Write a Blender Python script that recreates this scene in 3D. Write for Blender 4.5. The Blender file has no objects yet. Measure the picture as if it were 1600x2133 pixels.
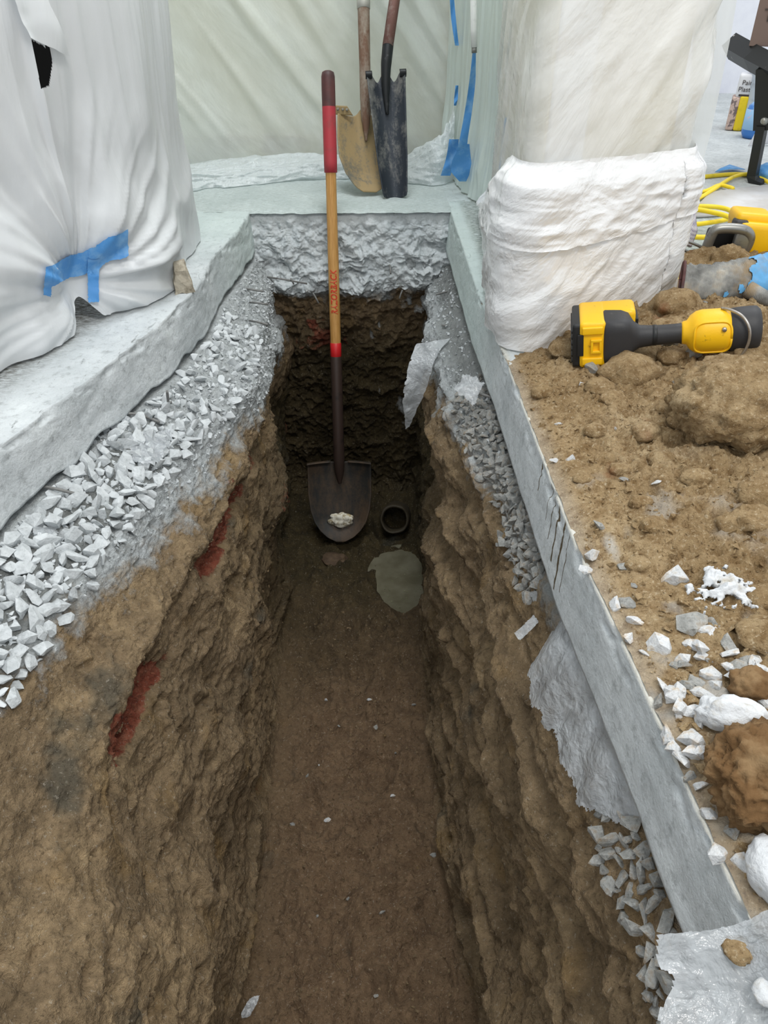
import bpy, bmesh, math, random
import numpy as np
from mathutils import Vector, Matrix, noise as mnoise

# ---------------------------------------------------------------- camera, world, lights, exposure
S = bpy.context.scene
COL = S.collection
R = math.radians
FPX, PITCH, YAW, EYE = 1600.0, R(36), R(1.45), 0.65      # focal length in pixels of a 1600 x 2133 frame; eye above the slab
cam = bpy.data.cameras.new('camera')
cam.sensor_fit = 'VERTICAL'
cam.sensor_height = 24
cam.lens = FPX * 24 / 2133
cam.clip_start = 0.02
camera = bpy.data.objects.new('camera', cam)
camera.location = (0, 0, EYE)
camera.rotation_euler = (R(90) - PITCH, 0, -YAW)
COL.objects.link(camera)
S.camera = camera

world = bpy.data.worlds.new('world')
S.world = world
world.use_nodes = True
bg = world.node_tree.nodes['Background']
bg.inputs['Color'].default_value = (0.93, 0.97, 1.0, 1)
bg.inputs['Strength'].default_value = 0.85


def lamp(name, loc, size, power, color, rot=(0, 0, 0)):
    d = bpy.data.lights.new(name, 'AREA')
    d.shape = 'RECTANGLE'
    d.size, d.size_y = size
    d.energy = power
    d.color = color
    o = bpy.data.objects.new(name, d)
    o.location = loc
    o.rotation_euler = rot
    COL.objects.link(o)
    return o


lamp('ceiling_lamp', (0.2, 2.0, 2.7), (1.2, 0.6), 40, (0.95, 0.98, 1.0))
lamp('ceiling_lamp', (0.7, -0.3, 2.7), (1.2, 0.6), 46, (1.0, 0.97, 0.92))
lamp('ceiling_lamp', (1.9, 3.2, 2.7), (1.2, 0.6), 30, (0.97, 0.98, 1.0))
S.view_settings.view_transform = 'Standard'
S.view_settings.look = 'None'
S.view_settings.exposure = 0.18
S.view_settings.gamma = 1.0
S.view_settings.use_curve_mapping = False
S.cycles.max_bounces = 10
S.cycles.transparent_max_bounces = 24
S.cycles.use_denoising = True

rng = np.random.default_rng(7)
random.seed(7)


# ---------------------------------------------------------------- geometry helpers
def ray(px, py):
    x = (px - 800) / FPX
    y = -(py - 1066.5) / FPX
    d = (x, math.cos(PITCH) + y * math.sin(PITCH), -math.sin(PITCH) + y * math.cos(PITCH))
    c, s = math.cos(YAW), math.sin(YAW)
    return Vector((d[0] * c + d[1] * s, -d[0] * s + d[1] * c, d[2]))


def at(px, py, z=0.0):
    d = ray(px, py)
    return Vector((0, 0, EYE)) + d * ((z - EYE) / d.z)


def aty(px, py, Y):
    d = ray(px, py)
    return Vector((0, 0, EYE)) + d * (Y / d.y)


_g = np.random.default_rng(3)
_PERM = np.concatenate([_g.permutation(256)] * 3).astype(np.int32)
_GR = _g.normal(size=(256, 3)).astype(np.float32)
_GR /= np.linalg.norm(_GR, axis=1, keepdims=True)


def perlin(P):
    sh = P.shape[:-1]
    P = np.asarray(P, np.float32).reshape(-1, 3)
    i = np.floor(P).astype(np.int32)
    f = P - i
    i &= 255
    u = f * f * f * (f * (f * 6 - 15) + 10)
    out = 0
    for dx in (0, 1):
        wx = u[:, 0] if dx else 1 - u[:, 0]
        a = _PERM[i[:, 0] + dx]
        for dy in (0, 1):
            wy = u[:, 1] if dy else 1 - u[:, 1]
            b = _PERM[a + i[:, 1] + dy]
            for dz in (0, 1):
                wz = u[:, 2] if dz else 1 - u[:, 2]
                g = _GR[_PERM[b + i[:, 2] + dz]]
                out = out + wx * wy * wz * (g[:, 0] * (f[:, 0] - dx) + g[:, 1] * (f[:, 1] - dy) + g[:, 2] * (f[:, 2] - dz))
    return (out * 1.5).reshape(sh)


def fbm(P, freq, octs=4, gain=.5, lac=2.07, ridged=False, off=0.0):
    P = np.asarray(P, np.float32) * np.asarray(freq, np.float32) + off
    t, a, n = 0, 1.0, 0
    for _ in range(octs):
        v = perlin(P)
        if ridged:
            v = 1 - 2 * np.abs(v) * 1.6
        t = t + a * v
        n += a
        a *= gain
        P = P * lac + 17.3
    return t / n


def smooth(a, b, x):
    t = np.clip((x - a) / (b - a), 0, 1)
    return t * t * (3 - 2 * t)


def link(name, me, m=None, parent=None):
    o = bpy.data.objects.new(name, me)
    COL.objects.link(o)
    if m is not None and len(me.materials) == 0:
        for x in (m if isinstance(m, (list, tuple)) else [m]):
            me.materials.append(x)
    if parent is not None:
        o.parent = parent
    return o


def raw(name, V, Fc, m=None, parent=None, flat=False, attrs=None):
    """V (n,3) array, Fc (k,4) or (k,3) array -> one mesh object"""
    V = np.asarray(V, np.float32)
    Fc = np.asarray(Fc, np.int32)
    me = bpy.data.meshes.new(name)
    k = Fc.shape[1]
    me.vertices.add(len(V))
    me.vertices.foreach_set('co', V.ravel())
    me.loops.add(Fc.size)
    me.loops.foreach_set('vertex_index', Fc.ravel())
    me.polygons.add(len(Fc))
    me.polygons.foreach_set('loop_start', np.arange(0, Fc.size, k, dtype=np.int32))
    me.polygons.foreach_set('loop_total', np.full(len(Fc), k, np.int32))
    me.update(calc_edges=True)
    me.validate()
    me.polygons.foreach_set('use_smooth', np.full(len(me.polygons), not flat))
    for an, av in (attrs or {}).items():
        a = me.attributes.new(an, 'FLOAT', 'POINT')
        a.data.foreach_set('value', np.asarray(av, np.float32).ravel())
    return link(name, me, m, parent)


def gridf(n, m, keep=None, wrap=False):
    i, j = np.meshgrid(np.arange(n - 1), np.arange(m if wrap else m - 1), indexing='ij')
    jn = (j + 1) % m
    f = np.stack([i * m + j, i * m + jn, (i + 1) * m + jn, (i + 1) * m + j], -1)
    if keep is not None:
        f = f[keep]
    return f.reshape(-1, 4)


def gridnormals(P):
    a = np.gradient(P, axis=0)
    b = np.gradient(P, axis=1)
    n = np.cross(a, b)
    return n / (np.linalg.norm(n, axis=-1, keepdims=True) + 1e-9)


def grid(name, P, m, parent=None, attrs=None, keep=None, wrap=False):
    n, k = P.shape[:2]
    return raw(name, P.reshape(-1, 3), gridf(n, k, keep, wrap), m, parent, attrs=attrs)


def bmo(name, bm, m, parent=None, smooth_=True):
    me = bpy.data.meshes.new(name)
    bm.normal_update()
    bm.to_mesh(me)
    bm.free()
    for p in me.polygons:
        p.use_smooth = smooth_
    return link(name, me, m, parent)


def tag(o, label=None, cat=None, group=None, kind=None):
    for k, v in (('label', label), ('category', cat), ('group', group), ('kind', kind)):
        if v:
            o[k] = v
    return o


def thing(name, label, cat, loc=(0, 0, 0), rot=(0, 0, 0), group=None):
    o = bpy.data.objects.new(name, None)
    o.empty_display_size = .05
    o.location = loc
    o.rotation_euler = rot
    COL.objects.link(o)
    return tag(o, label, cat, group)


def lathe(name, prof, m, parent=None, seg=24, loc=(0, 0, 0), axis='Z', squash=1.0):
    """prof: list of (r, z)"""
    n = len(prof)
    t = np.linspace(0, 2 * np.pi, seg, endpoint=False)
    P = np.zeros((n, seg, 3))
    for i, (r, z) in enumerate(prof):
        P[i, :, 0] = r * np.cos(t)
        P[i, :, 1] = r * np.sin(t) * squash
        P[i, :, 2] = z
    if axis == 'X':
        P = P[..., [2, 0, 1]]
    if axis == 'Y':
        P = P[..., [1, 2, 0]]
    P = P + np.array(loc)
    return grid(name, P, m, parent, wrap=True)


def tubepts(path, rad, seg=10, twist=None):
    path = np.asarray(path, float)
    n = len(path)
    rad = np.broadcast_to(np.asarray(rad, float), (n,))
    T = np.gradient(path, axis=0)
    T /= np.linalg.norm(T, axis=1, keepdims=True) + 1e-9
    up = np.array([0, 0, 1.0]) if abs(T[0, 2]) < .9 else np.array([1.0, 0, 0])
    N = np.cross(T[0], up)
    N /= np.linalg.norm(N)
    P = np.zeros((n, seg, 3))
    t = np.linspace(0, 2 * np.pi, seg, endpoint=False)
    for i in range(n):
        N = N - T[i] * N.dot(T[i])
        N /= np.linalg.norm(N)
        B = np.cross(T[i], N)
        P[i] = path[i] + rad[i] * (np.cos(t)[:, None] * N + np.sin(t)[:, None] * B)
    return P


def tube(name, path, rad, m, parent=None, seg=10):
    P = tubepts(path, rad, seg)
    c0 = np.broadcast_to(P[0].mean(0), P[0].shape)[None]
    c1 = np.broadcast_to(P[-1].mean(0), P[-1].shape)[None]
    return grid(name, np.concatenate([c0, P, c1]), m, parent, wrap=True)


def curve(pts, n=40):
    """Catmull-Rom through pts"""
    p = np.asarray([list(q) for q in pts], float)
    p = np.vstack([2 * p[0] - p[1], p, 2 * p[-1] - p[-2]])
    k = len(p) - 3
    out = []
    for u in np.linspace(0, k, n):
        i = min(int(u), k - 1)
        t = u - i
        a, b, c, d = p[i:i + 4]
        out.append(.5 * (2 * b + (c - a) * t + (2 * a - 5 * b + 4 * c - d) * t * t + (3 * b - a - 3 * c + d) * t ** 3))
    return np.array(out)


def box(name, c, s, m, parent=None, bev=0.0, rot=None, seg=2):
    bm = bmesh.new()
    bmesh.ops.create_cube(bm, size=1)
    bmesh.ops.scale(bm, vec=s, verts=bm.verts)
    if bev:
        bmesh.ops.bevel(bm, geom=bm.edges[:], offset=bev, segments=seg, profile=.6, affect='EDGES')
    if rot:
        bmesh.ops.rotate(bm, cent=(0, 0, 0), matrix=Matrix.Rotation(rot[2], 3, 'Z') @ Matrix.Rotation(rot[1], 3, 'Y') @ Matrix.Rotation(rot[0], 3, 'X'), verts=bm.verts)
    bmesh.ops.translate(bm, vec=c, verts=bm.verts)
    o = bmo(name, bm, m, parent, smooth_=False)
    return o


def blob(name, c, r, m, parent=None, amp=.25, freq=1.5, sub=4, seed=0, rot=0.0, fine=.06, ridge=.0, link_=True, attrs=None, cut=None):
    """a lump: an icosphere pushed in and out by noise; r = three radii"""
    bm = bmesh.new()
    bmesh.ops.create_icosphere(bm, subdivisions=sub, radius=1)
    V = np.array([v.co for v in bm.verts])
    Fc = np.array([[v.index for v in f.verts] for f in bm.faces])
    bm.free()
    s = 1 + amp * fbm(V, freq, 3, off=seed * 7.7) * 1.6 + fine * fbm(V, freq * 7, 3, off=seed * 3.1) + ridge * fbm(V, freq * 3, 3, ridged=True, off=seed)
    V = V * s[:, None]
    if cut is not None:
        V = np.clip(V, -cut, cut)
    V = V * np.array(r)
    a = rot
    V = V @ np.array([[math.cos(a), math.sin(a), 0], [-math.sin(a), math.cos(a), 0], [0, 0, 1]])
    V = V + np.array(c)
    return raw(name, V, Fc, m, parent)


# ---------------------------------------------------------------- materials
class NT:
    def __init__(self, name):
        self.m = bpy.data.materials.new(name)
        self.m.use_nodes = True
        self.t = self.m.node_tree
        self.t.nodes.clear()
        self.out = self.n('ShaderNodeOutputMaterial')

    def n(self, typ, **kw):
        o = self.t.nodes.new(typ)
        for k, v in kw.items():
            if k.startswith('i_'):
                o.inputs[k[2:].replace('_', ' ')].default_value = v
            else:
                setattr(o, k, v)
        return o

    def l(self, a, b):
        self.t.links.new(a, b)

    def coord(self, scale=(1, 1, 1), kind='Object', rot=None):
        c = self.n('ShaderNodeTexCoord')
        mp = self.n('ShaderNodeMapping')
        mp.inputs['Scale'].default_value = scale
        src = c.outputs[kind]
        if rot:
            m0 = self.n('ShaderNodeMapping')
            m0.inputs['Rotation'].default_value = rot
            self.l(src, m0.inputs['Vector'])
            src = m0.outputs['Vector']
        self.l(src, mp.inputs['Vector'])
        return mp.outputs['Vector']

    def noise(self, vec, scale, detail=6, rough=.6, dist=0.0):
        o = self.n('ShaderNodeTexNoise')
        o.inputs['Scale'].default_value = scale
        o.inputs['Detail'].default_value = detail
        o.inputs['Roughness'].default_value = rough
        o.inputs['Distortion'].default_value = dist
        self.l(vec, o.inputs['Vector'])
        return o.outputs['Fac']

    def ramp(self, fac, stops, interp='LINEAR'):
        r = self.n('ShaderNodeValToRGB')
        r.color_ramp.interpolation = interp
        e = r.color_ramp.elements
        while len(e) < len(stops):
            e.new(.5)
        for x, (p, c) in zip(e, stops):
            x.position = p
            x.color = c if len(c) == 4 else (*c, 1)
        self.l(fac, r.inputs['Fac'])
        return r.outputs['Color']

    def mix(self, fac, a, b, mode='MIX'):
        x = self.n('ShaderNodeMix', data_type='RGBA', blend_type=mode)
        for s, v in ((0, fac), (6, a), (7, b)):
            if isinstance(v, bpy.types.NodeSocket):
                self.l(v, x.inputs[s])
            elif s == 0:
                x.inputs[0].default_value = v
            else:
                x.inputs[s].default_value = v if len(v) == 4 else (*v, 1)
        return x.outputs[2]

    def math(self, op, a, b=0.0, clamp=False):
        x = self.n('ShaderNodeMath', operation=op, use_clamp=clamp)
        for s, v in ((0, a), (1, b)):
            if isinstance(v, bpy.types.NodeSocket):
                self.l(v, x.inputs[s])
            else:
                x.inputs[s].default_value = v
        return x.outputs[0]

    def attr(self, name):
        return self.n('ShaderNodeAttribute', attribute_name=name).outputs['Fac']

    def bump(self, h, strength=.5, dist=.01, normal=None):
        b = self.n('ShaderNodeBump')
        b.inputs['Strength'].default_value = strength
        b.inputs['Distance'].default_value = dist
        self.l(h, b.inputs['Height'])
        if normal is not None:
            self.l(normal, b.inputs['Normal'])
        return b.outputs['Normal']

    def bsdf(self, color, rough=.7, normal=None, metal=0.0, spec=.5, **kw):
        p = self.n('ShaderNodeBsdfPrincipled')
        for s, v in (('Base Color', color), ('Roughness', rough), ('Metallic', metal), ('Specular IOR Level', spec)):
            if isinstance(v, bpy.types.NodeSocket):
                self.l(v, p.inputs[s])
            else:
                p.inputs[s].default_value = (*v, 1) if s == 'Base Color' and len(v) == 3 else v
        for k, v in kw.items():
            p.inputs[k.replace('_', ' ')].default_value = v
        if normal is not None:
            self.l(normal, p.inputs['Normal'])
        return p.outputs[0]

    def done(self, sh):
        self.l(sh, self.out.inputs['Surface'])
        return self.m


def lin(r, g, b):
    """sRGB 0-255 -> linear"""
    f = lambda c: (c / 255 / 12.92) if c / 255 <= .04045 else ((c / 255 + .055) / 1.055) ** 2.4
    return (f(r), f(g), f(b))


def soil_material():
    k = NT('soil')
    v = k.coord()
    big = k.noise(v, 4.5, 5, .6)
    mid = k.noise(v, 22, 7, .65, .3)
    fin = k.noise(v, 170, 4, .7)
    c = k.ramp(big, [(.28, lin(122, 105, 82)), (.5, lin(162, 139, 108)), (.72, lin(188, 163, 125))])
    c = k.mix(k.ramp(mid, [(.35, (0, 0, 0)), (.68, (1, 1, 1))]), c, lin(118, 100, 76))
    och = k.noise(k.coord((1.3, 1.1, 1)), 9, 3, .5)
    c = k.mix(k.ramp(och, [(.58, (0, 0, 0)), (.74, (.5, .5, .5))]), c, lin(148, 118, 70))
    c = k.mix(k.attr('floor'), c, k.ramp(mid, [(.3, lin(104, 82, 63)), (.6, lin(142, 117, 91))]))
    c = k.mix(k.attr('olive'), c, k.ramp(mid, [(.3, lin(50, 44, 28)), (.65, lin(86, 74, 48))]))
    dk = k.noise(v, 5.2, 4, .6)
    c = k.mix(k.ramp(dk, [(.63, (0, 0, 0)), (.72, (.7, .7, .7))]), c, lin(84, 84, 76))
    rm = k.ramp(k.math('ADD', k.attr('red'), k.math('MULTIPLY', k.math('SUBTRACT', k.noise(v, 34, 5, .7), .5), 1.1)), [(.42, (0, 0, 0)), (.58, (1, 1, 1))])
    c = k.mix(rm, c, k.ramp(mid, [(.30, lin(92, 50, 36)), (.48, lin(138, 74, 56)), (.66, lin(164, 108, 84))]))
    spk = k.ramp(fin, [(.60, (0, 0, 0)), (.67, (1, 1, 1))])
    c = k.mix(k.math('MULTIPLY', spk, .42), c, lin(205, 195, 178))
    grn = k.noise(v, 75, 6, .7, .4)
    spd = k.math('MAXIMUM', k.ramp(fin, [(.33, (1, 1, 1)), (.42, (0, 0, 0))]), k.ramp(grn, [(.34, (1, 1, 1)), (.45, (0, 0, 0))]))
    c = k.mix(k.math('MULTIPLY', spd, .46), c, lin(52, 42, 30))
    dn = k.math('ADD', k.attr('dust'), k.math('MULTIPLY', k.math('SUBTRACT', mid, .5), 1.5))
    dm = k.ramp(dn, [(.3, (0, 0, 0)), (.75, (1, 1, 1))])
    dust = k.ramp(k.noise(v, 40, 6, .7), [(.3, lin(178, 183, 185)), (.6, lin(210, 215, 216))])
    dust = k.mix(k.math('MULTIPLY', spd, .45), dust, lin(112, 114, 112))
    dust = k.mix(k.math('MULTIPLY', k.attr('gap'), .75), dust, lin(122, 124, 120))  # shade and dirt between the stones, put into the bed's colour
    c = k.mix(dm, c, dust)
    h = k.math('ADD', k.math('MULTIPLY', grn, 1.0), k.math('MULTIPLY', fin, .55))
    nm = k.bump(h, 1.0, .013)
    ro = k.math('SUBTRACT', .95, k.math('MULTIPLY', k.attr('olive'), .25))
    return k.done(k.bsdf(c, ro, nm, spec=.25))


def dirt_material():
    k = NT('dry_dirt')
    v = k.coord()
    big = k.noise(v, 5, 5, .6)
    mid = k.noise(v, 45, 7, .7, .2)
    fin = k.noise(v, 210, 4, .7)
    c = k.ramp(big, [(.3, lin(164, 138, 100)), (.5, lin(188, 161, 121)), (.7, lin(204, 180, 142))])
    c = k.mix(k.ramp(mid, [(.36, (1, 1, 1)), (.55, (0, 0, 0))]), c, lin(148, 120, 82))
    c = k.mix(k.math('MULTIPLY', k.ramp(fin, [(.34, (1, 1, 1)), (.43, (0, 0, 0))]), .6), c, lin(96, 72, 44))
    c = k.mix(k.ramp(fin, [(.57, (0, 0, 0)), (.66, (.7, .7, .7))]), c, lin(228, 210, 178))
    red = k.noise(v, 7.5, 3, .5)
    c = k.mix(k.ramp(red, [(.66, (0, 0, 0)), (.74, (.6, .6, .6))]), c, lin(166, 104, 72))
    c = k.mix(k.attr('white'), c, k.ramp(mid, [(.3, lin(190, 190, 186)), (.6, lin(224, 224, 220))]))
    h = k.math('ADD', k.noise(v, 90, 8, .72), k.math('MULTIPLY', k.noise(v, 320, 3, .7), .4))
    return k.done(k.bsdf(c, .95, k.bump(h, 1.0, .010), spec=.2))


def concrete_material(name, a, b, c3, green=False, scratches=True):
    """cut and dusted concrete: pale grey with fine flecks, grime and saw scratches"""
    k = NT(name)
    v = k.coord()
    n1 = k.noise(v, 7, 6, .62)
    n2 = k.noise(v, 60, 7, .7)
    c = k.ramp(n1, [(.3, a), (.52, b), (.72, c3)])
    c = k.mix(k.ramp(n2, [(.3, (.55, .55, .55)), (.48, (0, 0, 0))]), c, lin(128, 132, 132))
    st = k.noise(k.coord((6, 1.2, 24)), 12, 5, .7)
    if scratches:
        c = k.mix(k.ramp(st, [(.26, (.8, .8, .8)), (.36, (0, 0, 0))]), c, lin(96, 98, 96))
    gr = k.noise(v, 2.6, 4, .6)
    c = k.mix(k.math('MULTIPLY', k.attr('grime'), k.ramp(k.noise(k.coord((1, 4, 1)), 55, 6, .75), [(.4, (0, 0, 0)), (.55, (1, 1, 1))])), c, lin(92, 90, 82))
    c = k.mix(k.attr('mint'), c, lin(196, 216, 210))
    c = k.mix(k.attr('sand'), c, lin(206, 198, 178))
    sx_ = k.n('ShaderNodeSeparateXYZ')
    k.l(v, sx_.inputs[0])
    yy_ = k.math('ADD', k.math('SUBTRACT', sx_.outputs[1], k.math('MULTIPLY', sx_.outputs[2], .30)), k.math('MULTIPLY', k.math('SUBTRACT', k.noise(v, 50, 3, .5), .5), .012))
    for a_, w_, z_ in ((.905, .0042, .085), (.870, .0045, .105), (.935, .002, .07), (1.03, .0022, .05), (.842, .0016, .09), (.965, .0014, .06)):
        m_ = k.math('SUBTRACT', 1.0, k.math('DIVIDE', k.math('ABSOLUTE', k.math('SUBTRACT', yy_, a_)), w_), True)
        m_ = k.math('MULTIPLY', k.math('MULTIPLY', m_, 2.2, True), k.math('LESS_THAN', k.math('MULTIPLY', sx_.outputs[2], -1.0), z_))
        c = k.mix(k.math('MULTIPLY', m_, k.attr('drip')), c, lin(88, 76, 56))
    h = k.math('ADD', n2, k.math('MULTIPLY', k.noise(v, 200, 3, .6), .5))
    return k.done(k.bsdf(c, .9, k.bump(h, .5, .006), spec=.25))


def stone_material(name, a, b, dark=None, fleck=None):
    k = NT(name)
    v = k.coord()
    oi = k.n('ShaderNodeObjectInfo')
    n = k.noise(v, .9, 6, .65)
    c = k.ramp(n, [(.33, a), (.66, b)])
    c = k.mix(k.ramp(k.noise(v, 2.6, 5, .7), [(.3, (.7, .7, .7)), (.45, (0, 0, 0))]), c, dark or lin(110, 114, 114))
    c = k.mix(k.math('MULTIPLY', oi.outputs['Random'], .22), c, lin(128, 132, 132))
    if fleck:
        c = k.mix(k.ramp(k.noise(k.coord(kind='Object'), 1.1, 4, .6), [(.50, (0, 0, 0)), (.70, (.75, .75, .75))]), c, fleck)
    return k.done(k.bsdf(c, .9, k.bump(k.noise(v, 2.6, 5, .65), .6, .004), spec=.25))


def plain(name, c, rough=.6, metal=0.0, wear=None, scale=30, amt=(.55, .7), bump=.0, spec=.5):
    k = NT(name)
    v = k.coord()
    n = k.noise(v, scale, 6, .65)
    col = k.mix(k.ramp(n, [(amt[0], (0, 0, 0)), (amt[1], (1, 1, 1))]), c, wear or tuple(x * .8 for x in c))
    nm = k.bump(k.noise(v, scale * 4, 4, .6), bump, .003) if bump else None
    return k.done(k.bsdf(col, rough, nm, metal, spec))


def film_material(name, c, clear, trans=.5, gloss=.12, rough=.28, crease=12, cr_strength=.35, stretch=(1, 1, 1), vary=.0, rot=None):
    """polythene: diffuse + translucent white film, partly see-through, with a soft sheen and fine creases"""
    k = NT(name)
    v = k.coord(stretch, rot=rot)
    h = k.math('ADD', k.noise(v, crease, 5, .55, .4), k.math('MULTIPLY', k.noise(v, crease * 5, 2, .5, .5), .09))
    nm = k.bump(h, cr_strength, .02)
    d = k.n('ShaderNodeBsdfDiffuse')
    d.inputs['Color'].default_value = (*c, 1)
    t = k.n('ShaderNodeBsdfTranslucent')
    t.inputs['Color'].default_value = (*c, 1)
    g = k.n('ShaderNodeBsdfGlossy')
    g.inputs['Roughness'].default_value = rough
    g.inputs['Color'].default_value = (1, 1, 1, 1)
    tr = k.n('ShaderNodeBsdfTransparent')
    for s in (d, t, g):
        k.l(nm, s.inputs['Normal'])
    m1 = k.n('ShaderNodeMixShader')
    m1.inputs[0].default_value = trans
    k.l(d.outputs[0], m1.inputs[1])
    k.l(t.outputs[0], m1.inputs[2])
    m2 = k.n('ShaderNodeMixShader')
    lw = k.n('ShaderNodeLayerWeight')
    k.l(nm, lw.inputs['Normal'])
    k.l(k.math('ADD', k.math('MULTIPLY', k.math('POWER', lw.outputs['Facing'], 4.0), .45), gloss + .02, True), m2.inputs[0])
    k.l(m1.outputs[0], m2.inputs[1])
    k.l(g.outputs[0], m2.inputs[2])
    m3 = k.n('ShaderNodeMixShader')
    if vary:
        fac = k.ramp(k.noise(v, crease * .5, 4, .6, .5), [(.38, (clear - vary,) * 3), (.62, (clear + vary,) * 3)])
        k.l(fac, m3.inputs[0])
    else:
        m3.inputs[0].default_value = clear
    k.l(m2.outputs[0], m3.inputs[1])
    k.l(tr.outputs[0], m3.inputs[2])
    return k.done(m3.outputs[0])


def dusty_metal(name, base, mud, lo, hi, scale=14, rough=.55, metal=.6, streak=(1, 1, .35)):
    k = NT(name)
    v = k.coord(streak)
    n = k.noise(v, scale, 7, .68, .3)
    n2 = k.noise(k.coord(), 120, 4, .7)
    f = k.ramp(k.math('ADD', n, k.math('MULTIPLY', k.math('SUBTRACT', n2, .5), .25)), [(lo, (0, 0, 0)), (hi, (1, 1, 1))])
    c = k.mix(f, base, mud)
    mt = k.math('MULTIPLY', k.math('SUBTRACT', 1.0, f), metal)
    return k.done(k.bsdf(c, rough, k.bump(n2, .3, .002), mt))


def wood_material(name, a, b, stretch):
    k = NT(name)
    v = k.coord(stretch)
    n = k.noise(v, 26, 6, .6, .4)
    c = k.ramp(n, [(.3, a), (.65, b)])
    return k.done(k.bsdf(c, .45, k.bump(n, .15, .002)))


M = {}
M['soil'] = soil_material()
M['dirt'] = dirt_material()
M['slab'] = concrete_material('slab_concrete', lin(178, 184, 186), lin(198, 203, 205), lin(212, 217, 218))
M['rubble'] = concrete_material('broken_concrete', lin(186, 190, 196), lin(206, 209, 213), lin(220, 222, 225), scratches=False)
M['stone'] = stone_material('dusty_stone', lin(188, 193, 195), lin(214, 218, 220), lin(150, 155, 156))
M['stone_dark'] = stone_material('grey_stone', lin(130, 130, 126), lin(180, 181, 178), lin(92, 90, 84), lin(128, 108, 80))
M['stone_white'] = stone_material('white_stone', lin(196, 198, 200), lin(226, 228, 229), lin(140, 142, 144), lin(170, 146, 110))
M['rock'] = plain('white_rock', lin(204, 207, 210), .9, 0, lin(178, 172, 160), 40, (.52, .68), bump=.7, spec=.25)


# ---------------------------------------------------------------- the trench: lines along it, left to right (X at Y)
def line(*pts):
    p = sorted(pts, key=lambda q: q[1])
    return lambda y: np.interp(y, [q[1] for q in p], [q[0] for q in p])


def zline(*pts):
    p = sorted(pts)
    return lambda y: np.interp(y, [q[0] for q in p], [q[1] for q in p])


edge_left = line((-.36, 2.7), (-.357, 2.42), (-.380, 2.2), (-.403, 2.037), (-.404, 1.83), (-.442, 1.62), (-.492, 1.44), (-.561, 1.213), (-.599, 1.09), (-.64, .9), (-.70, .6), (-.82, 0), (-1.0, -1.5))
edge_right = line((.272, 2.8), (.272, 2.57), (.268, 1.74), (.276, 1.42), (.279, 1.0), (.281, .8), (.297, .58), (.306, .38), (.316, .27), (.33, -1.5))
SLAB_T = .112

FEAT = [
    (lambda y: edge_left(y) - .45, lambda y: y * 0 - .135, 8),
    (lambda y: edge_left(y) - .06, lambda y: y * 0 - .135, 60),
    (lambda y: edge_left(y) + .02, lambda y: y * 0 - .125, 150),
    (line((-.294, 2.8), (-.294, 2.21), (-.285, 1.95), (-.262, 1.71), (-.353, 1.478), (-.405, 1.272), (-.444, 1.089), (-.505, .884), (-.53, .714), (-.58, .3), (-.7, -1.5)),
     zline((-1.5, -.2), (2.8, -.2)), 130),
    (line((-.30, 2.8), (-.300, 2.384), (-.275, 1.95), (-.262, 1.83), (-.300, 1.565), (-.318, 1.316), (-.369, 1.175), (-.405, .979), (-.425, .849), (-.425, .782), (-.40, .6), (-.37, .44), (-.37, -1.5)),
     zline((-1.5, -.36), (.5, -.36), (1.2, -.33), (1.8, -.30), (2.8, -.30)), 150),
    (line((-.31, 2.8), (-.306, 2.255), (-.285, 1.72), (-.262, 1.423), (-.300, 1.25), (-.280, 1.054), (-.283, .883), (-.286, .739), (-.275, .616), (-.275, -1.5)),
     zline((-1.5, -.68), (2.8, -.65)), 130),
    (line((-.33, 2.8), (-.331, 2.109), (-.308, 1.907), (-.300, 1.647), (-.286, 1.377), (-.278, 1.087), (-.282, .855), (-.29, .666), (-.29, -1.5)),
     zline((-1.5, -.93), (2.8, -.96)), 40),
    (line((-.30, 2.8), (-.290, 2.109), (-.265, 1.907), (-.262, 1.647), (-.252, 1.377), (-.25, 1.087), (-.258, .855), (-.262, .666), (-.26, -1.5)),
     zline((-1.5, -1.045), (2.8, -1.045)), 190),
    (line((.165, 2.8), (.165, 1.781), (.155, 1.365), (.160, 1.074), (.165, .842), (.19, .652), (.20, -1.5)),
     zline((-1.5, -1.05), (2.8, -1.05)), 30),
    (line((.205, 2.8), (.205, 1.781), (.188, 1.365), (.188, 1.074), (.195, .842), (.224, .652), (.23, -1.5)),
     zline((-1.5, -.97), (2.8, -.98)), 140),
    (line((.222, 2.8), (.222, 2.317), (.200, 1.876), (.188, 1.446), (.222, 1.001), (.250, .846), (.262, .697), (.258, .543), (.26, -1.5)),
     zline((-1.5, -.58), (2.8, -.6)), 140),
    (line((.207, 2.8), (.207, 2.503), (.206, 2.177), (.185, 1.487), (.225, 1.33), (.255, 1.179), (.252, .883), (.262, .668), (.287, .531), (.297, .457), (.290, .326), (.29, -1.5)),
     zline((-1.5, -.25), (2.8, -.25)), 70),
    (lambda y: edge_right(y) - .004, lambda y: y * 0 - .150, 26),
    (lambda y: edge_right(y) + .06, lambda y: y * 0 - .155, 6),
    (lambda y: edge_right(y) + .4, lambda y: y * 0 - .135, 1),
]

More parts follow.
